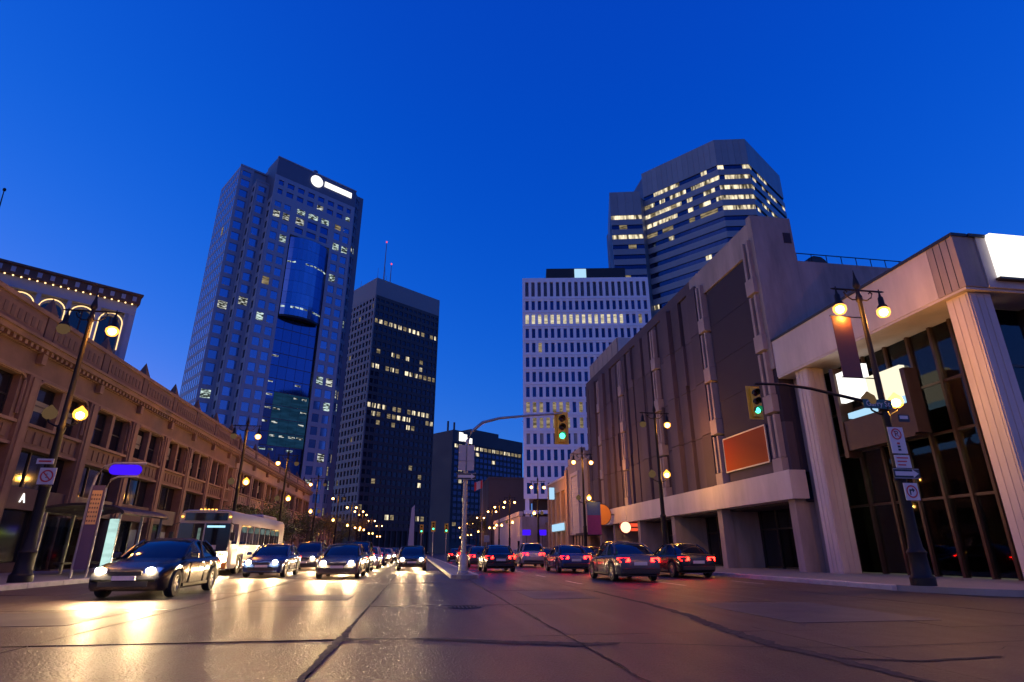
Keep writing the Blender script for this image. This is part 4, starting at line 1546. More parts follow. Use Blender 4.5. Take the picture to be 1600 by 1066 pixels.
# ------------------------------------------------------------------ right: low pale blind wall
LW = empty('low_pale_hall', 'low pale windowless hall lit amber by street lamps', 'building', (19, 0, 0))
lf = RFace(LW)
MB().box(0.4, 10, 113, 152, 0.15, 7.4).build('core', 'concrete', LW)
for k in range(8):
    lf.pc('wall_panel', 113 + k * 4.87, 117.8 + k * 4.87, -0.4, 0.0, 0.15, 7.5, 'concrete_light')
lf.pc('coping', 112.8, 152.2, -0.5, 0.25, 7.5, 8.3, 'concrete_light')
lf.pc('shop_front', 113.4, 115.6, 0.01, 0.06, 0.3, 3.0, 'window_dark')
# side street fill building behind the gap
SB = empty('side_street_shop', 'dim shop with a lime neon sign between beige shop and pale hall', 'shop', (24, 108.5, 0))
MB().box(0, 14, 0, 4, 0.15, 6.0).build('wall', 'brown_block', SB)
MB().box(0.4, 6, -0.12, -0.003, 0.4, 3.2).build('shop_window', 'lit_dim', SB)
for k in range(4):
    MB().box(0.3 + 1.7 * k, 0.42 + 1.7 * k, -0.2, -0.121, 0.3, 3.3).build('mullion', 'frame_dark', SB)
MB().box(-0.1, 5.0, -0.45, -0.13, 3.5, 4.4).build('sign_box', 'frame_dark', SB)
MB().box(1.2, 4.9, -0.5, -0.455, 3.6, 4.3).build('sign_face', 'sign_lit_lime', SB)
MB().box(-0.05, 1.1, -0.5, -0.455, 3.6, 4.3).build('sign_face', 'sign_lit_white', SB)
MB().box(-0.2, 14.1, -0.2, 4.1, 6.0, 6.3).build('coping', 'brown_block', SB)
# low dark row at the far end of the left side
FB = empty('far_left_row', 'dim far row of low shops under the tall tower', 'building', (-19.5, 0, 0))
MB().box(-14, -0.2, 110, 150, 0.15, 7.0).build('wall', 'brown_block', FB)
ff = Face(FB, 0, 0, PI / 2)
for k in range(9):
    ff.piece('pier', 110 + k * 4.4, 110.6 + k * 4.4, -0.2, 0.1, 0.15, 7.0, 'sandstone')
    ff.piece('shop_window', 110.9 + k * 4.4, 114.1 + k * 4.4, -0.2, -0.1, 0.5, 3.4, 'lit_dim' if k in (2, 5) else 'window_dark')
    ff.piece('window', 110.9 + k * 4.4, 114.1 + k * 4.4, -0.2, -0.1, 4.3, 6.2, 'window_dark')
ff.piece('cornice', 110, 150, -0.3, 0.3, 7.0, 7.4, 'sandstone')

# ------------------------------------------------------------------ street lamps
lp = {}
lp['base'] = MB().lathe([(0.34, 0.0), (0.34, 0.22), (0.27, 0.30), (0.24, 0.85), (0.28, 0.93), (0.20, 1.05), (0.165, 1.5), (0.17, 3.0), (0.19, 3.06), (0.15, 3.15)], 14).mesh('lamp_base', 'cast_iron', True)
lp['post'] = MB().lathe([(0.13, 3.1), (0.12, 5.0), (0.14, 5.05), (0.14, 5.15), (0.105, 5.25), (0.075, 9.2), (0.11, 9.25), (0.11, 9.4), (0.07, 9.5), (0.06, 9.75)], 12).mesh('post', 'cast_iron', True)
lp['finial'] = MB().lathe([(0.06, 9.7), (0.12, 9.82), (0.10, 9.95), (0.05, 10.15), (0.01, 10.45)], 10).mesh('finial', 'cast_iron', True)
lp['bar'] = MB().tube([(-1.05, 0, 9.66), (-0.95, 0, 9.66), (0.95, 0, 9.66), (1.05, 0, 9.66)], [0.012, 0.035, 0.035, 0.012], 8).mesh('crossbar', 'cast_iron', True)


def scroll(sx):
    pts = [(sx * 0.06, 0, 9.3), (sx * 0.28, 0, 9.28), (sx * 0.48, 0, 9.40), (sx * 0.56, 0, 9.56), (sx * 0.48, 0, 9.62), (sx * 0.42, 0, 9.55)]
    return MB().tube(pts, 0.025, 6).mesh('scroll', 'cast_iron', True)


lp['sc-'], lp['sc+'] = scroll(-1), scroll(1)
lp['hood'] = MB().lathe([(0.02, 0.62), (0.035, 0.5), (0.05, 0.42), (0.09, 0.36), (0.10, 0.12), (0.16, 0.04), (0.17, -0.02), (0.15, -0.02)], 12).mesh('lamp_hood', 'cast_iron', True)
gl_prof = [(0.145, 0.0), (0.215, -0.07), (0.22, -0.19), (0.15, -0.31), (0.03, -0.36)]
lp['glass_on'] = MB().lathe(gl_prof, 12).mesh('lamp_glass', 'sodium_lamp', True)
lp['glass_far'] = MB().lathe([(r * 1.0, z) for r, z in gl_prof], 8).mesh('lamp_glass', 'lamp_far', True)
lp['core'] = MB().lathe([(0.03, 0.0), (0.12, -0.05), (0.14, -0.14), (0.10, -0.23), (0.02, -0.27)], 10).mesh('lamp_bulb', 'bulb_core', True)
lp['glass_off'] = MB().lathe(gl_prof, 12).mesh('lamp_glass', 'lamp_off_glow', True)
lp['bracket'] = MB().tube([(-0.5, 0, 5.42), (-0.45, 0, 5.3), (-0.2, 0, 5.18), (0.2, 0, 5.18), (0.45, 0, 5.3), (0.5, 0, 5.42)], 0.03, 6).mesh('globe_bracket', 'cast_iron', True)
gp = [(0.09, 0.0), (0.19, 0.07), (0.235, 0.20), (0.20, 0.34), (0.09, 0.44), (0.02, 0.52)]
lp['globe_on'] = MB().lathe(gp, 12).mesh('globe', 'globe_lamp', True)
lp['globe_off'] = MB().lathe(gp, 12).mesh('globe', 'lamp_off_glow', True)


def bulb_light(parent, loc, power, col):
    ld = bpy.data.lights.new('bulb_light', 'POINT')
    ld.energy = power
    ld.color = col
    ld.shadow_soft_size = 0.12
    lo = bpy.data.objects.new('bulb_light', ld)
    COL.objects.link(lo)
    lo.parent = parent
    lo.location = loc


def lamp(x, y, label, top=(0, 1), globe=(0, 1), far=False):
    L = empty('street_lamp', label, 'street lamp', (x, y, 0.15), 0, 'ornate lamps along both pavements')
    for k in ('base', 'post', 'finial', 'bar', 'sc-', 'sc+', 'bracket'):
        inst(lp[k], {'base': 'lamp_base', 'bar': 'crossbar', 'sc-': 'scroll', 'sc+': 'scroll', 'bracket': 'globe_bracket'}.get(k, k), L)
    for s, on in ((-1, top[0]), (1, top[1])):
        h = inst(lp['hood'], 'lamp_hood', L, (s * 0.85, 0, 9.05))
        inst(lp['glass_on' if on and not far else ('glass_far' if on else 'glass_off')], 'lamp_glass', L, (s * 0.85, 0, 9.03))
        if on:
            inst(lp['core'], 'lamp_bulb', L, (s * 0.85, 0, 9.0))
            bulb_light(L, (s * 0.85, 0, 8.55), 42 if not far else 44, SOD)
        inst(ubox(0.03, 0.03, 0.3, 'cast_iron'), 'hanger', L, (s * 0.85, 0, 9.45))
    for s, on in ((-1, globe[0]), (1, globe[1])):
        inst(lp['globe_on' if on else 'globe_off'], 'globe', L, (s * 0.5, 0, 5.42))
        if on:
            inst(lp['core'], 'lamp_bulb', L, (s * 0.5, 0, 5.72))
        if on and not far:
            bulb_light(L, (s * 0.5 + s * 0.36, 0, 5.62), 34, (1.0, 0.47, 0.06))
    return L


lamp(-12.85, 22.7, 'street lamp at the left edge with the no-stopping sign', (0, 1), (0, 1))
lamp(-12.85, 44.5, 'street lamp rising behind the bus roof', (0, 1), (0, 1))
lamp(-12.75, 58.5, 'second street lamp beyond the bus on the left pavement', (1, 0), (0, 1))
lamp(-12.85, 77.3, 'third street lamp beyond the bus on the left pavement', (1, 0), (1, 0))
lamp(-12.85, 98, 'fourth street lamp beyond the bus on the left pavement', (1, 0), (1, 0))
lamp(-12.85, 118, 'fifth street lamp beyond the bus on the left pavement', (1, 1), (1, 0), True)
lamp(-12.85, 142, 'sixth street lamp beyond the bus on the left pavement', (1, 1), (1, 1), True)
lamp(-12.85, 170, 'second farthest street lamp on the left pavement', (1, 1), (1, 1), True)
lamp(-12.85, 1.5, 'street lamp at the near left corner of the crossing, behind the viewer', (1, 1), (0, 1))  # out of view, added to light signs and signals facing the viewer
lamp(14.95, -4.0, 'street lamp at the near right corner of the crossing, behind the viewer', (1, 1), (0, 1))  # likewise unseen, added for its light on the signs and signals
lamp(14.95, 16.5, 'large street lamp with both lights lit before the glass building', (1, 1), (0, 1))
lamp(15.2, 36, 'street lamp before the red poster with one light lit', (0, 1), (0, 1))
lamp(15.0, 53.5, 'twin-lit street lamp with a banner beside the orange disc sign', (1, 1), (0, 1))
lamp(15.2, 76.3, 'twin-lit street lamp before the beige deco shop', (1, 1), (1, 0))
lamp(15.2, 101, 'street lamp at the near end of the pale hall', (1, 1), (0, 1))
lamp(15.2, 126, 'street lamp midway along the pale hall', (1, 1), (1, 1), True)
lamp(15.2, 150, 'street lamp at the far end of the pale hall', (1, 1), (1, 0), True)
lamp(15.2, 182, 'second farthest street lamp on the right pavement', (1, 1), (1, 1), True)
lamp(15.2, 215, 'farthest street lamp on the right pavement', (1, 1), (1, 1), True)
lamp(-12.85, 204, 'farthest street lamp on the left pavement', (1, 1), (1, 1), True)
lamp(-12.6, 130, 'street lamp between the fifth and sixth beyond the bus on the left', (1, 1), (1, 1), True)
lamp(15.0, 113, 'street lamp by the pale hall shop front', (1, 1), (1, 1), True)

# ------------------------------------------------------------------ traffic signals


def signal_head(parent, loc, rotz=0.0, green=True):
    """yellow three-lens head facing -y"""
    h = MB().bbox(-0.19, 0.19, -0.02, 0.24, -0.72, 0.72, 0.03).build('signal_head', 'signal_yellow', parent, loc, rotz)
    MB().bbox(-0.36, 0.36, 0.10, 0.13, -0.82, 0.82, 0.01).build('backplate', 'signal_yellow', h)
    for k, (z, mt) in enumerate(((0.42, 'lens_red_off'), (0.0, 'lens_amber_off'), (-0.42, 'signal_green' if green else 'lens_amber_off'))):
        r = 0.145
        lens = [(r * math.cos(R(30 * t)), -0.03, z + r * math.sin(R(30 * t))) for t in range(12)]
        c = (0, -0.06, z)
        MB().add(lens + [c], [(t, (t + 1) % 12, 12) for t in range(12)]).build('lens', mt, h)
        vis = MB()
        n = 9
        vs = []
        for q in range(n):
            a = R(-20 + 220 * q / (n - 1))
            for rr_, yy in ((0.165, -0.02), (0.165, -0.27 + 0.12 * (1 - math.sin(max(a, 0)) if 0 < a < PI else 1)), (0.175, -0.27 + 0.12 * (1 - math.sin(a) if 0 < a < PI else 1)), (0.175, -0.02)):
                vs.append((rr_ * math.cos(a), yy, z + rr_ * math.sin(a)))
        vis.add(vs, [(4 * q + j, 4 * q + (j + 1) % 4, 4 * q + 4 + (j + 1) % 4, 4 * q + 4 + j) for q in range(n - 1) for j in range(4)])
        vis.build('visor', 'black_matte', h)
    return h


S1 = empty('median_signal', 'galvanised signal pole with long arm on the median island', 'traffic signal', (2.08, 27.85, 0.15))
MB().lathe([(0.27, 0), (0.27, 0.08), (0.20, 0.14), (0.20, 0.75), (0.13, 0.85)], 10).build('base', 'galvanised', S1, smooth=True)
MB().tube([(0, 0, 0.8), (0, 0, 5.75)], [0.115, 0.095], 12).build('pole', 'galvanised', S1, smooth=True)
MB().tube([(0, 0, 5.6), (0.05, 0, 6.0), (0.25, 0, 6.45), (0.75, 0, 6.9), (1.6, 0, 7.15), (3.2, 0, 7.35), (4.75, 0, 7.5)], [0.085, 0.085, 0.08, 0.075, 0.065, 0.055, 0.045], 10).build('arm', 'galvanised', S1, smooth=True)
signal_head(S1, (4.75, 0, 6.78))
MB().tube([(4.75, 0.05, 7.45), (4.75, 0.05, 7.55)], 0.06, 8).build('clamp', 'galvanised', S1)
MB().box(-0.37, -0.03, -0.16, -0.13, 4.55, 5.75).build('sign_plate', 'sign_back', S1)
MB().box(0.03, 0.37, -0.16, -0.13, 4.55, 5.75).build('sign_plate', 'sign_back', S1)
MB().box(-0.37, 0.37, -0.19, -0.162, 5.0, 5.02).build('sign_joint', 'galvanised', S1)


def one_way(parent, loc, rotz=0.0):
    p = MB().box(-0.46, 0.46, -0.015, 0.015, -0.16, 0.16).build('one_way_sign', 'sign_black', parent, loc, rotz)
    ar = MB()
    poly = [(-0.40, -0.065), (0.22, -0.065), (0.22, -0.125), (0.42, 0.0), (0.22, 0.125), (0.22, 0.065), (-0.40, 0.065)]
    ar.prism_y(poly, -0.021, -0.0155)
    ar.build('arrow', 'sign_white', p)
    for z in (-0.145, 0.135):
        MB().box(-0.45, 0.45, -0.02, -0.0155, z, z + 0.012).build('border', 'sign_white', p)
    return p


one_way(S1, (0.02, -0.17, 4.28))

# arm-mounted signal fixed to the near right lamp
S2 = empty('arm_signal', 'yellow traffic signal on a curved black arm near the glass building', 'traffic signal', (14.95, 16.5, 0.15))
MB().tube([(0.05, -0.02, 5.45), (-1.2, -0.1, 5.65), (-2.6, -0.1, 5.92), (-3.6, -0.1, 6.02), (-4.55, -0.1, 6.0)], [0.06, 0.055, 0.05, 0.045, 0.04], 10).build('arm', 'cast_iron', S2, smooth=True)
MB().lathe([(0.17, 5.3), (0.17, 5.62)], 12).build('collar', 'cast_iron', S2)
signal_head(S2, (-4.55, -0.02, 5.42)).scale = (0.66, 0.8, 0.66)


def ring(parent, name, loc, r0, r1, mat, y=-0.018):
    n = 24
    vs = []
    for k in range(n):
        a = 2 * PI * k / n
        vs += [(loc[0] + r0 * math.cos(a), y, loc[2] + r0 * math.sin(a)), (loc[0] + r1 * math.cos(a), y, loc[2] + r1 * math.sin(a))]
    return MB().add(vs, [(2 * k, 2 * k + 1, (2 * k + 3) % (2 * n), (2 * k + 2) % (2 * n)) for k in range(n)]).build(name, mat, parent)


SN = empty('street_name_sign', 'dark green street name sign reading Garry St', 'sign', (14.72, 16.35, 5.63))
MB().box(-0.62, 0.42, -0.012, 0.012, -0.15, 0.15).build('plate', 'sign_green', SN)
text('lettering', 'Garry St', 'sign_white', SN, (-0.1, -0.016, 0.0), (R(90), 0, 0), 0.25)
PS = empty('parking_sign', 'tall white no-parking sign below the street name', 'sign', (15.02, 16.33, 4.45))
MB().box(-0.27, 0.27, -0.012, 0.012, -0.42, 0.42).build('plate', 'sign_white', PS)
ring(PS, 'prohibition_ring', (0, 0, 0.2), 0.14, 0.185, 'sign_red')
text('letter', 'P', 'sign_black', PS, (0, -0.016, 0.2), (R(90), 0, 0), 0.27)
MB().add([(-0.12, -0.020, 0.31), (-0.10, -0.020, 0.33), (0.12, -0.020, 0.09), (0.10, -0.020, 0.07)], [(0, 1, 2, 3)]).build('slash', 'sign_red', PS)
for k, z in enumerate((-0.1, -0.2, -0.3)):
    MB().box(-0.05, 0.05, -0.018, -0.0125, z - 0.035, z + 0.03).build('symbol', 'sign_red' if k == 0 else 'sign_black', PS)
PT = empty('tow_away_plate', 'small white text plate under the no-parking sign', 'sign', (15.04, 16.33, 3.78))
MB().box(-0.27, 0.27, -0.012, 0.012, -0.2, 0.2).build('plate', 'sign_white', PT)
for k in range(3):
    MB().box(-0.2, 0.2 - 0.06 * k, -0.017, -0.0125, 0.09 - 0.11 * k, 0.13 - 0.11 * k).build('text_line', 'sign_red', PT)
OW = empty('one_way_plate', 'black one-way sign with white arrow on the right lamp', 'sign', (15.06, 16.32, 3.4))
one_way(OW, (0, 0, 0))
NT = empty('no_turn_sign', 'square white no-turn sign lowest on the right lamp', 'sign', (15.08, 16.3, 2.85))
MB().box(-0.24, 0.24, -0.012, 0.012, -0.26, 0.26).build('plate', 'sign_white', NT)
ring(NT, 'prohibition_ring', (0, 0, 0), 0.15, 0.195, 'sign_red')
MB().prism_y([(-0.08, -0.1), (-0.04, -0.1), (-0.04, 0.02), (0.03, 0.02), (0.03, -0.03), (0.11, 0.045), (0.03, 0.12), (0.03, 0.07), (-0.08, 0.07)], -0.017, -0.0125).build('arrow', 'sign_black', NT)
SM = empty('small_plate_sign', 'small black and white plate right of the street name sign', 'sign', (15.5, 16.4, 5.2))
MB().box(-0.2, 0.2, -0.012, 0.012, -0.12, 0.12).build('plate', 'sign_black', SM)
MB().box(-0.15, 0.15, -0.018, -0.0125, -0.03, 0.08).build('panel', 'sign_white', SM)
BN = empty('lamp_banner', 'faded red banner hanging from the near right lamp', 'banner', (14.55, 16.5, 0.15))
MB().box(-0.85, -0.12, -0.01, 0.01, 6.4, 8.6).build('cloth', 'banner_red', BN)
for z in (6.4, 8.6):
    MB().tube([(-0.9, 0, z), (0.4, 0, z)], 0.02, 6).build('rod', 'cast_iron', BN)
BN2 = empty('lamp_banner', 'blue and magenta banner hanging from the lamp by the orange disc', 'banner', (15.0, 53.5, 0.15))
MB().box(0.25, 1.55, -0.012, 0.012, 4.1, 5.3).build('cloth', 'banner_blue', BN2)
MB().box(0.25, 1.55, -0.012, 0.012, 2.4, 4.1).build('cloth', 'banner_magenta', BN2)
for z in (2.38, 5.32):
    MB().tube([(0.0, 0, z), (1.6, 0, z)], 0.025, 6).build('rod', 'cast_iron', BN2)


def disc_sign(name, label, loc, r, mat, rim, extra=None):
    d = empty(name, label, 'sign', loc)
    n = 28
    MB().prism_y([(r * math.cos(2 * PI * k / n), r * math.sin(2 * PI * k / n)) for k in range(n)], -0.12, 0.12).build('disc', mat, d)
    MB().prism_y([((r + 0.06) * math.cos(2 * PI * k / n), (r + 0.06) * math.sin(2 * PI * k / n)) for k in range(n)], -0.09, 0.09).build('rim', rim, d)
    MB().box(r * 0.6, r + 1.3, -0.05, 0.05, -0.05, 0.05).build('bracket', 'frame_dark', d)
    return d


disc_sign('disc_sign', 'large plain orange-brown disc sign on the concrete building', (17.35, 56.0, 4.45), 0.95, 'disc_orange', 'frame_dark')
d_ = disc_sign('lit_disc_sign', 'small glowing round sign with a red panel behind it', (17.95, 51.0, 3.1), 0.46, 'disc_lit', 'sign_red')
MB().box(0.35, 1.6, 0.13, 0.2, -0.3, 0.35).build('red_panel', 'sign_lit_red', d_)
cy_ = empty('cyan_blade_sign', 'small cyan lit blade sign high on the deco shop corner', 'sign', (18.35, 82.0, 9.2))
MB().box(-0.35, 0.35, -0.12, 0.12, -1.2, 0.4).build('face', 'sign_lit_cyan', cy_)
MB().box(0.36, 0.66, -0.05, 0.05, -0.5, -0.4).build('bracket', 'frame_dark', cy_)
for k, (x, z, lb) in enumerate(((17.9, 4.1, 'left small violet lit sign over the side street'), (20.6, 4.1, 'right small violet lit sign over the side street'))):
    v_ = empty('violet_sign', lb, 'sign', (x, 100.0, z))
    MB().bbox(-0.7, 0.7, -0.08, 0.08, -0.45, 0.45, 0.03).build('face', 'sign_lit_blue', v_)
    MB().tube([(0, 0.02, -4.0 + 0.05), (0, 0.02, -0.4)], 0.05, 6).build('pole', 'cast_iron', v_)
ts_ = empty('street_guide_sign', 'small teal guide sign on a pole before the pale hall', 'sign', (14.9, 133, 0.15))
MB().tube([(0, 0, 0), (0, 0, 4.4)], 0.06, 6).build('pole', 'galvanised', ts_)
MB().box(-0.6, 0.6, -0.08, -0.05, 2.9, 4.3).build('plate', 'sign_lit_cyan' if False else 'banner_blue', ts_)

# left lamp signs
NS = empty('no_stopping_sign', 'square no-stopping sign with red ring on the left lamp', 'sign', (-12.78, 22.5, 3.55))
MB().box(-0.26, 0.26, -0.012, 0.012, -0.28, 0.28).build('plate', 'sign_white', NS)
ring(NS, 'prohibition_ring', (0, 0, 0), 0.16, 0.21, 'sign_red')
MB().add([(-0.14, -0.020, 0.11), (-0.11, -0.020, 0.14), (0.14, -0.020, -0.11), (0.11, -0.020, -0.14)], [(0, 1, 2, 3)]).build('slash', 'sign_red', NS)
text('letter', 'S', 'sign_black', NS, (0, -0.015, 0), (R(90), 0, 0), 0.2)
NS2 = empty('small_plate_sign', 'narrow pale plate above the no-stopping sign', 'sign', (-12.95, 22.5, 4.05))
MB().box(-0.27, 0.27, -0.012, 0.012, -0.09, 0.09).build('plate', 'sign_white', NS2)
MB().box(-0.2, 0.2, -0.017, -0.0125, -0.03, 0.03).build('text_line', 'sign_red', NS2)

# far signals
for k, (x, y, z, lb) in enumerate(((2.5, 104, 4.85, 'far green signal above the median on the left'), (4.9, 108, 4.7, 'far green signal right of the median pole'), (0.6, 118, 4.9, 'far green signal nearest the pale pylon'))):
    s_ = empty('far_signal', lb, 'traffic signal', (x, y, 0.0))
    MB().tube([(0, 0.2, 0), (0, 0.2, z + 0.6)], 0.09, 8).build('pole', 'galvanised', s_)
    h_ = signal_head(s_, (0, 0, z + 0.3))

# ------------------------------------------------------------------ bus
BU = empty('city_bus', 'white city bus waiting at the kerb beside the shelter', 'bus', (-10.47, 32.0, 0.0))


def bus_ring(y, w, z0, z1, r=0.16, rt_=0.22):
    p = [(-w + r * 0.4, z0), (-w, z0 + 0.12), (-w, z1 - 0.55), (-w + 0.04, z1 - rt_), (-w + 0.14, z1 - 0.06), (-w + 0.36, z1)]
    q = [(-x, z) for x, z in reversed(p)]
    return [(x, y, z) for x, z in p + q]


sh = MB()
sh.loft([bus_ring(0.05, 1.20, 0.36, 2.98), bus_ring(0.0, 1.24, 0.34, 3.02), bus_ring(0.10, 1.275, 0.30, 3.07), bus_ring(1.55, 1.275, 0.30, 3.07), bus_ring(1.56, 1.275, 0.92, 3.07), bus_ring(2.64, 1.275, 0.92, 3.07), bus_ring(2.65, 1.275, 0.30, 3.07),
         bus_ring(8.2, 1.275, 0.30, 3.07), bus_ring(8.21, 1.275, 0.92, 3.07), bus_ring(9.3, 1.275, 0.92, 3.07), bus_ring(9.31, 1.275, 0.30, 3.07), bus_ring(11.9, 1.275, 0.32, 3.07), bus_ring(12.0, 1.24, 0.36, 3.0)])
sh.build('body', 'bus_white', BU, smooth=True)
MB().box(-1.0, 1.0, 0.3, 11.7, 0.28, 0.9).build('underbody', 'black_matte', BU)
MB().bbox(-1.26, 1.26, -0.07, 0.25, 0.32, 0.62, 0.04).build('bumper', 'bus_orange', BU, smooth=False)
ws = MB().box(-1.19, -0.03, -0.03, -0.004, 1.12, 2.42).build('windshield', 'car_glass', BU)
ws2 = MB().box(0.03, 1.19, -0.03, -0.004, 1.12, 2.42).build('windshield', 'car_glass', BU)
MB().box(0.10, 0.95, -0.034, -0.031, 2.22, 2.32).build('interior_light', 'bus_light', ws2)
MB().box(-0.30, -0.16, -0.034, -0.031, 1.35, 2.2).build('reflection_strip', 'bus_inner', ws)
MB().box(0.40, 0.66, -0.034, -0.031, 1.2, 1.4).build('fare_notice', 'sign_back', ws2)
MB().box(-0.03, 0.03, -0.05, -0.003, 1.1, 2.45).build('centre_post', 'bus_white', BU)
MB().bbox(-1.0, 1.0, -0.04, -0.004, 2.56, 2.92, 0.01).build('destination_sign', 'window_dark', BU)
for s in (-1, 1):
    MB().lathe([(0.13, -0.03), (0.13, 0.03)], 12).build('tmp', 'headlamp', BU) if False else None
    hl = MB().prism_y([(s * 0.95 + 0.11 * math.cos(R(30 * k)), 0.78 + 0.09 * math.sin(R(30 * k))) for k in range(12)], -0.05, -0.002)
    hl.build('headlight', 'headlamp', BU)
    MB().box(s * 0.95 - 0.13, s * 0.95 + 0.13, -0.05, -0.002, 0.93, 1.02).build('turn_signal', 'amber_lit', BU)
    MB().box(s * 1.12 - 0.05, s * 1.12 + 0.05, -0.035, 0.0, 2.70, 2.77).build('marker_light', 'amber_lit', BU)
    MB().tube([(s * 0.5, -0.05, 1.12), (s * 0.62, -0.06, 1.16), (s * 0.75, -0.05, 1.0)], 0.02, 6).build('wiper', 'black_matte', BU)
    mm = MB().tube([(s * 1.2, 0.0, 2.45), (s * 1.42, -0.22, 2.35), (s * 1.42, -0.22, 1.95)], 0.025, 6).build('mirror_arm', 'black_matte', BU)
    MB().bbox(s * 1.42 - 0.1, s * 1.42 + 0.1, -0.28, -0.18, 1.6, 2.0, 0.02).build('mirror', 'black_matte', mm)
for k in range(5):
    MB().bbox(-0.42 + 0.18 * k, -0.34 + 0.18 * k, 0.12, 0.22, 3.06, 3.12, 0.01).build('roof_marker', 'amber_lit', BU)
MB().bbox(-0.85, 0.85, 7.5, 11.3, 3.05, 3.28, 0.08).build('roof_unit', 'bus_white', BU)
# side windows towards the street
for k in range(8):
    y0 = 0.35 + 1.28 * k if k else 0.3
    y1 = y0 + (1.18 if k else 1.0)
    if k == 0:
        y0, y1 = 0.22, 1.1
    w_ = MB().box(1.272, 1.281, y0, y1, 1.45, 2.42).build('side_window', 'car_glass', BU)
    if k > 0:
        MB().box(1.282, 1.285, y0 + 0.15, y1 - 0.15, 2.05, 2.35).build('lit_interior', 'bus_inner', w_)
        MB().box(1.282, 1.289, (y0 + y1) / 2 - 0.02, (y0 + y1) / 2 + 0.02, 1.45, 2.42).build('window_bar', 'black_matte', w_)
    MB().box(-1.281, -1.272, y0, y1, 1.45, 2.42).build('side_window', 'car_glass', BU)
wheel_t = MB()
wheel_t.lathe([(0.28, -0.14), (0.46, -0.13), (0.49, -0.08), (0.49, 0.08), (0.46, 0.13), (0.28, 0.14)], 20, caps=False)
tyre_bus = wheel_t.mesh('tyre', 'rubber', True)
rim_bus = MB().lathe([(0.29, -0.12), (0.28, 0.1), (0.12, 0.06), (0.12, 0.13), (0.02, 0.14)], 16).mesh('rim', 'alloy', True)
for y in (2.1, 8.75):
    for s in (-1, 1):
        t_ = inst(tyre_bus, 'wheel', BU, (s * 1.12, y, 0.5), rot=(0, s * R(90), 0))
        inst(rim_bus, 'rim', t_)
MB().box(1.276, 1.28, 0.6, 1.5, 0.5, 1.25).build('side_emblem_panel', 'sign_white', BU)
MB().box(1.276, 1.28, 2.7, 11.8, 0.62, 0.72).build('side_stripe', 'bus_orange', BU)

# ------------------------------------------------------------------ bus stop sign and shelter
BS = empty('bus_stop_sign', 'curved bus stop post with a blue lit panel', 'bus stop', (-12.75, 26.0, 0.15))
cur = [(-0.28, 0, 0), (-0.28, 0, 3.3), (-0.20, 0, 3.85), (0.02, 0, 4.2), (0.4, 0, 4.34), (1.55, 0, 4.36)]
MB().tube(cur, 0.05, 8).build('frame', 'galvanised', BS, smooth=True)
MB().tube([(0.26, 0, 0), (0.26, 0, 3.35), (0.36, 0, 3.68), (0.6, 0, 3.80), (1.35, 0, 3.82)], 0.04, 8).build('frame', 'galvanised', BS, smooth=True)
MB().box(-0.23, 0.22, -0.03, 0.03, 0.3, 3.45).build('panel', 'purple_post', BS)
tt = MB().box(-0.19, 0.18, -0.05, -0.031, 1.95, 3.25).build('timetable', 'timetable', BS)
for r_ in range(7):
    for c_ in range(4):
        MB().box(-0.17 + c_ * 0.09, -0.17 + c_ * 0.09 + 0.045, -0.056, -0.051, 2.05 + r_ * 0.165, 2.12 + r_ * 0.165).build('timetable_entry', 'brown_fascia', tt)
arc = [(0.42 + 0.2 * math.cos(R(90 + 18 * k)), 4.08 + 0.2 * math.sin(R(90 + 18 * k))) for k in range(11)]
arc2 = [(1.22 + 0.2 * math.cos(R(-90 + 18 * k)), 4.08 + 0.2 * math.sin(R(-90 + 18 * k))) for k in range(11)]
MB().prism_y(arc + arc2, -0.06, 0.05).build('lit_panel', 'sign_lit_blue', BS)

SH = empty('bus_shelter', 'glass bus shelter with arched roof and lit advertising panel', 'shelter', (-14.6, 29.0, 0.15))
for x in (-1.5, 1.5):
    for y in (0.0, 2.2, 4.4):
        MB().box(x - 0.05, x + 0.05, y - 0.05, y + 0.05, 0, 2.55).build('post', 'galvanised', SH)
rp = []
for k in range(13):
    a = R(180 - 15 * k)
    rp.append((1.75 * math.cos(a), 2.55 + 0.42 * math.sin(a)))
for k in range(13):
    a = R(15 * k)
    rp.append((1.65 * math.cos(a), 2.50 + 0.36 * math.sin(a)))
MB().prism_y(rp, -0.25, 4.65).build('roof', 'frame_dark', SH)
for y in (0.0, 4.4):
    for k in range(3):
        MB().box(-1.4 + 0.95 * k, -0.5 + 0.95 * k, y - 0.01, y + 0.01, 0.2, 2.4).build('pane', 'clear_glass', SH)
for k in range(4):
    MB().box(-1.51, -1.49, 0.1 + 1.08 * k, 1.1 + 1.08 * k, 0.2, 2.4).build('pane', 'clear_glass', SH)
MB().box(-1.0, -0.6, 0.5, 3.8, 0.42, 0.5).build('bench', 'frame_dark', SH)
MB().bbox(1.2, 1.55, -0.2, -0.08, 0.25, 2.3, 0.02).build('advert_panel', 'ad_panel', SH)
MB().tube([(0.0, 0.15, 2.72), (0.0, 1.5, 2.72)], 0.05, 6).build('strip_lamp', 'lit_cool', SH)

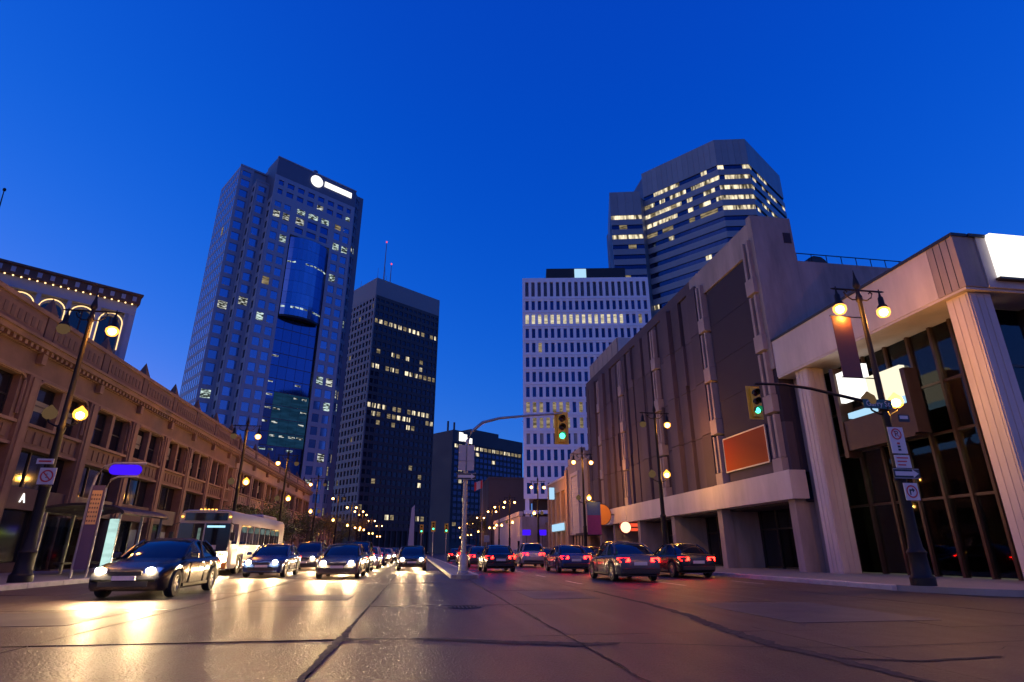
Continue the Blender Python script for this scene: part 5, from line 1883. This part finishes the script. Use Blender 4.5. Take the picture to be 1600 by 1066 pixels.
# ------------------------------------------------------------------ cars
tyre_m = MB().lathe([(0.2, -0.1), (0.31, -0.1), (0.335, -0.06), (0.335, 0.06), (0.31, 0.1), (0.2, 0.1)], 18, caps=False).mesh('tyre', 'rubber', True)
rim_mb = MB().lathe([(0.215, -0.06), (0.21, 0.085), (0.17, 0.09), (0.15, 0.03), (0.05, 0.05), (0.02, 0.09)], 16)
for k in range(5):
    a = R(72 * k)
    c, s = math.cos(a), math.sin(a)
    rim_mb.add([(0.04 * c - 0.03 * s, 0.04 * s + 0.03 * c, 0.085), (0.2 * c - 0.025 * s, 0.2 * s + 0.025 * c, 0.085), (0.2 * c + 0.025 * s, 0.2 * s - 0.025 * c, 0.085), (0.04 * c + 0.03 * s, 0.04 * s - 0.03 * c, 0.085)], [(0, 1, 2, 3)])
rim_m = rim_mb.mesh('rim', 'alloy', False)


def car(x, y, paint, label, away=False, suv=False, lights=True):
    """front faces -y before rotation"""
    C_ = empty('car', label, 'car', (x, y, 0.004), PI if away else 0, 'cars driving in both directions')
    k = 1.16 if suv else 1.0
    pnt = 'paint_' + paint
    wc = 1.38
    st = [(-2.28, .70, .36, .56), (-2.24, .78, .24, .66), (-2.1, .84, .19, .72), (-1.78, .87, .18, .78), (-1.72, .88, .40, .80), (-1.58, .885, .60, .82), (-1.38, .89, .68, .84), (-1.18, .89, .60, .86), (-1.04, .89, .40, .88), (-0.98, .89, .18, .89), (-0.72, .89, .18, .93),
          (0.2, .895, .18, .95), (0.95, .895, .18, .97), (1.02, .895, .40, .97), (1.16, .895, .60, .98), (1.38, .89, .68, .98), (1.58, .885, .60, .985), (1.72, .88, .40, .985), (1.80, .875, .22, .98), (2.12, .85, .24, .96), (2.24, .80, .30, .90), (2.28, .72, .42, .80)]
    rings = []
    for (yy, w, zb, zt) in st:
        zt = zt * k
        p = [(0.0, zt + .035), (w * .55, zt + .03), (w * .84, zt + .005), (w * .95, zt - .05), (w, zt - .16), (w * 1.0, max(zb + .10, (zb + zt) * .5)), (w * .975, zb + .06), (w * .9, zb)]
        q = [(-a, b) for a, b in reversed(p[1:])]
        rings.append([(a, yy, b) for a, b in p + q])
    MB().loft(rings).build('body', pnt, C_, smooth=True)
    MB().box(-0.72, 0.72, -2.1, 2.1, 0.2, 0.66).build('underbody', 'black_matte', C_)
    rear = 2.12 if suv else 1.72
    rtop = 1.85 if suv else 0.98
    H_ = 1.68 if suv else 1.44
    zb0, zb1 = 0.93 * k, 0.985 * k
    cab = [(-0.86, .74, zb0 - .02, zb0), (-0.45, .72, zb0 - .02, zb0 + (H_ - zb0) * .55), (0.02, .66, zb0 - .02, H_ - .05), (0.35, .65, zb0 - .02, H_ - .005), (rtop * .75, .64, zb0 - .02, H_ - .005), (rtop, .63, zb0 - .02, H_ - .05), ((rear + rtop) / 2, .66, zb1 - .03, H_ - (H_ - zb1) * .42), (rear, .70, zb1 - .03, zb1)]
    rg = []
    for (yy, w, z0, z1) in cab:
        wb = .80
        p = [(0, z1 + .015), (w * .7, z1), (w * .96, z1 - .05 * min(1, (z1 - z0) / .3)), (wb - (wb - w) * .35, z0 + (z1 - z0) * .4), (wb, z0)]
        q = [(-a, b) for a, b in reversed(p[1:])]
        rg.append([(a, yy, b) for a, b in p + q])
    MB().loft(rg).build('window_band', 'car_glass', C_, smooth=True)
    rf_ = MB()
    rg2 = []
    for (yy, w, z0, z1) in cab[2:6]:
        p = [(0, z1 + .032), (w * .7, z1 + .02), (w * .97, z1 - .03), (w * 1.0, z1 - .06)]
        q = [(-a, b) for a, b in reversed(p[1:])]
        rg2.append([(a, yy, b) for a, b in p + q])
    rf_.loft(rg2)
    rf_.build('roof', pnt, C_, smooth=True)
    for s in (-1, 1):
        MB().tube([(s * .775, -0.86, zb0 + .01), (s * .70, -0.4, zb0 + (H_ - zb0) * .58), (s * .655, 0.03, H_ - .05)], .032, 6).build('pillar', pnt, C_)
        MB().tube([(s * .80, 0.55, zb0), (s * .665, 0.52, H_ - .05)], .035, 6).build('pillar', pnt, C_)
        MB().tube([(s * .79, rear - .08, zb1), (s * .70, (rear + rtop) / 2, H_ - (H_ - zb1) * .45), (s * .63, rtop, H_ - .05)], .045, 6).build('pillar', pnt, C_)
        mi_ = MB().bbox(s * .98 - .1, s * .98 + .1, -0.72, -0.6, zb0 + .02, zb0 + .15, .03).build('mirror', pnt, C_)
        for yy in (-wc, wc):
            t_ = inst(tyre_m, 'wheel', C_, (s * .80, yy, .335), rot=(0, s * R(90), 0))
            inst(rim_m, 'rim', t_)
        for yd in (-0.55, 0.55, 1.25 if suv else 1.02):
            MB().box(min(s * .86, s * .902), max(s * .86, s * .902), yd - .006, yd + .006, .30, .93 * k - .1).build('door_seam', 'black_matte', C_)
        for yd in (0.34, 1.0):
            MB().box(min(s * .89, s * .915), max(s * .89, s * .915), yd - .10, yd + .02, .80 * k, .83 * k).build('door_handle', pnt, C_)
        MB().box(min(s * .87, s * .905), max(s * .87, s * .905), -.95, .95, .24, .31).build('sill_trim', 'black_matte', C_)
        zl = .66 * (1.1 if suv else 1)
        hl = MB()
        hl.add([(s * .40, -2.285, zl - .06), (s * .74, -2.235, zl - .07), (s * .80, -2.14, zl + .05), (s * .72, -2.22, zl + .08), (s * .42, -2.265, zl + .05),
                (s * .40, -2.1, zl - .06), (s * .74, -2.1, zl - .07), (s * .80, -2.05, zl + .05), (s * .72, -2.05, zl + .08), (s * .42, -2.1, zl + .05)],
               [(0, 1, 2, 3, 4), (9, 8, 7, 6, 5)] + [(i, 5 + i, 5 + (i + 1) % 5, (i + 1) % 5) for i in range(5)])
        h_ = hl.build('headlight', 'chrome', C_)
        MB().prism_y([(s * .57 + .085 * math.cos(R(30 * q)), zl + .0 + .07 * math.sin(R(30 * q))) for q in range(12)], -2.315, -2.24).build('lamp_lens', 'headlamp' if not away else 'chrome', h_)
        zt_ = .80 * k
        tl = MB()
        tl.add([(s * .42, 2.30, zt_ - .07), (s * .80, 2.255, zt_ - .09), (s * .865, 2.10, zt_ + .05), (s * .80, 2.24, zt_ + .075), (s * .44, 2.285, zt_ + .06),
                (s * .42, 2.15, zt_ - .07), (s * .80, 2.15, zt_ - .09), (s * .85, 2.0, zt_ + .05), (s * .80, 2.1, zt_ + .075), (s * .44, 2.15, zt_ + .06)],
               [(0, 1, 2, 3, 4), (9, 8, 7, 6, 5)] + [(i, 5 + i, 5 + (i + 1) % 5, (i + 1) % 5) for i in range(5)])
        tl.build('tail_light', 'tail_lit', C_)
        if not away and lights:
            ld = bpy.data.lights.new('headlight_beam', 'SPOT')
            ld.energy = 38
            ld.spot_size = R(75)
            ld.spot_blend = 0.9
            ld.shadow_soft_size = 0.08
            ld.color = (1.0, 0.58, 0.24)
            lo = bpy.data.objects.new('headlight_beam', ld)
            COL.objects.link(lo)
            lo.parent = C_
            lo.location = (s * .57, -2.42, zl)
            lo.rotation_euler = (R(82), 0, R(180))
    MB().box(-.38, .38, -2.305, -2.2, .56 * k, .64 * k).build('grille', 'black_matte', C_)
    MB().box(-.55, .55, -2.30, -2.2, .30, .42).build('air_intake', 'black_matte', C_)
    MB().box(-.26, .26, -2.32, -2.28, .44, .54).build('number_plate', 'sign_white', C_)
    MB().box(-.26, .26, 2.28, 2.32, .60 * k, .72 * k).build('number_plate', 'sign_white', C_)
    MB().bbox(-.74, .74, 2.18, 2.31, .34, .50, .03).build('rear_bumper', 'black_matte', C_)
    return C_


ORD = ('first', 'second', 'third', 'fourth', 'fifth', 'sixth', 'seventh', 'eighth')
cyc = random.Random(17)
for X, lane, cars in ((-10.1, 'kerbside', ((53, 'black', 0), (63, 'blue', 0), (77, 'grey', 1))),
                      (-6.9, 'second', ((18.6, 'black', 0), (31.0, 'blue', 0), (41, 'grey', 1), (51, 'silver', 0), (61, 'black', 0), (73, 'white', 0), (90, 'grey', 0))),
                      (-3.4, 'third', ((29.0, 'grey', 0), (37.0, 'black', 1), (44, 'silver', 0), (53, 'blue', 0), (63, 'beige', 0), (75, 'black', 0), (92, 'grey', 1))),
                      (-0.5, 'innermost', ((40, 'black', 0), (51, 'silver', 0), (63, 'grey', 0), (80, 'white', 0), (106, 'grey', 1)))):
    for i, (Y, pnt_, suv_) in enumerate(cars):
        car(X + cyc.uniform(-.2, .2), Y, pnt_, '%s %s with headlights on, %s in the %s oncoming lane' % (pnt_, 'wagon' if suv_ else 'sedan', ORD[i], lane), False, bool(suv_), Y < 60)
for X, lane, cars in ((4.6, 'inner', ((36.5, 'black', 0), (47, 'grey', 0), (60, 'red', 1), (74, 'black', 0))),
                      (8.5, 'middle', ((25, 'grey', 0), (35, 'blue', 0), (47, 'silver', 1), (61, 'black', 0), (82, 'silver', 0))),
                      (12.2, 'kerbside', ((28, 'black', 0), (37, 'grey', 1), (44, 'red', 0), (51, 'grey', 0), (60, 'blue', 0), (72, 'white', 0), (96, 'green', 0)))):
    for i, (Y, pnt_, suv_) in enumerate(cars):
        car(X + cyc.uniform(-.15, .15), Y, pnt_, '%s %s driving away, %s in the %s departing lane' % (pnt_, 'wagon' if suv_ else 'sedan', ORD[i], lane), True, bool(suv_))

# ------------------------------------------------------------------ street trees
def tree_meshes(seed, h, spread, leaves, leafmat):
    rnd = random.Random(seed)
    t = MB()
    t.tube([(0, 0, 0), (0.05, 0.02, h * .25), (0.0, 0.08, h * .45), (0.04, 0.0, h * .8)], [0.13, 0.10, 0.075, 0.02], 8)
    tips = []
    for k in range(11):
        a = k * 2.4 + rnd.uniform(-.3, .3)
        z0 = h * rnd.uniform(.32, .7)
        L = spread * rnd.uniform(.6, 1.0)
        p1 = (L * .5 * math.cos(a), L * .5 * math.sin(a), z0 + L * .35)
        p2 = (L * math.cos(a + .2), L * math.sin(a + .2), z0 + L * .75)
        t.tube([(0.02, 0.03, z0), p1, p2], [0.05, 0.03, 0.01], 5)
        tips += [p1, p2, tuple((u + v) / 2 for u, v in zip(p1, p2))]
    tips += [(0, 0, h * .8), (0.1, 0.1, h * .92)]
    tm = t.mesh('trunk', 'bark', True, fix=False)
    vs, fs = [], []
    for k in range(leaves):
        c = rnd.choice(tips)
        d = Vector((rnd.gauss(0, 1), rnd.gauss(0, 1), rnd.gauss(0, .8))) * spread * .23
        p = Vector(c) + d
        e1 = Vector((rnd.uniform(-1, 1), rnd.uniform(-1, 1), rnd.uniform(-1, 1))).normalized()
        e2 = e1.cross(Vector((rnd.uniform(-1, 1), rnd.uniform(-1, 1), rnd.uniform(-1, 1)))).normalized()
        s = rnd.uniform(.07, .13)
        i = len(vs)
        vs += [tuple(p - e1 * s), tuple(p - e2 * s * .55), tuple(p + e1 * s), tuple(p + e2 * s * .55)]
        fs.append((i, i + 1, i + 2, i + 3))
    cm = bpy.data.meshes.new('crown')
    cm.from_pydata(vs, [], fs)
    cm.materials.append(M[leafmat])
    return tm, cm


tv = [tree_meshes(1, 6.2, 1.9, 2600, 'leaf'), tree_meshes(2, 5.4, 1.7, 2200, 'leaf'), tree_meshes(3, 6.8, 2.1, 2600, 'leaf_lamplit')]
for k, (x, y, v, s, lb) in enumerate(((-15.2, 52.5, 1, .9, 'small pavement tree just behind the bus'), (-15.0, 64, 0, 1, 'street tree under the amber globe on the left pavement'), (-15.1, 72, 1, 1, 'second street tree on the left pavement'),
                                      (-15.0, 86, 0, 1.05, 'third street tree on the left pavement'), (-15.0, 106, 2, 1.1, 'fourth street tree on the left pavement'), (-15, 124, 0, 1.2, 'fifth street tree on the left pavement'),
                                      (-14.8, 150, 2, 1.4, 'farthest street tree on the left pavement'), (16.4, 172, 2, 1.7, 'yellow lit tree beyond the median signal'))):
    T_ = empty('street_tree', lb, 'tree', (x, y, 0.14), k * 1.3, 'young street trees')
    inst(tv[v][0], 'trunk', T_, scale=(s, s, s))
    inst(tv[v][1], 'crown', T_, scale=(s, s, s))

# ------------------------------------------------------------------ small pavement things
for k, (x, y, lb) in enumerate(((-13.4, 35.2, 'dark litter bin beside the bus'), (15.6, 44.5, 'dark litter bin before the lit shop doors'))):
    b_ = empty('litter_bin', lb, 'litter bin', (x, y, 0.15))
    MB().lathe([(0.24, 0), (0.28, 0.05), (0.30, 0.75), (0.27, 0.8)], 14).build('drum', 'cast_iron', b_, smooth=True)
    MB().lathe([(0.29, 0.82), (0.22, 0.98), (0.06, 1.03)], 14).build('lid', 'cast_iron', b_, smooth=True)
hb = empty('bicycle_hoop', 'thin steel cycle hoop before the lit doors', 'cycle stand', (16.8, 38.3, 0.15))
MB().tube([(-0.35, 0, 0), (-0.35, 0, 0.55)] + [(-0.35 * math.cos(R(18 * k)), 0, 0.55 + 0.35 * math.sin(R(18 * k))) for k in range(1, 10)] + [(0.35, 0, 0.55), (0.35, 0, 0)], 0.03, 8).build('hoop', 'galvanised', hb, smooth=True)
MB().box(-0.42, 0.42, -0.06, 0.06, 0.0, 0.015).build('foot_plate', 'galvanised', hb)
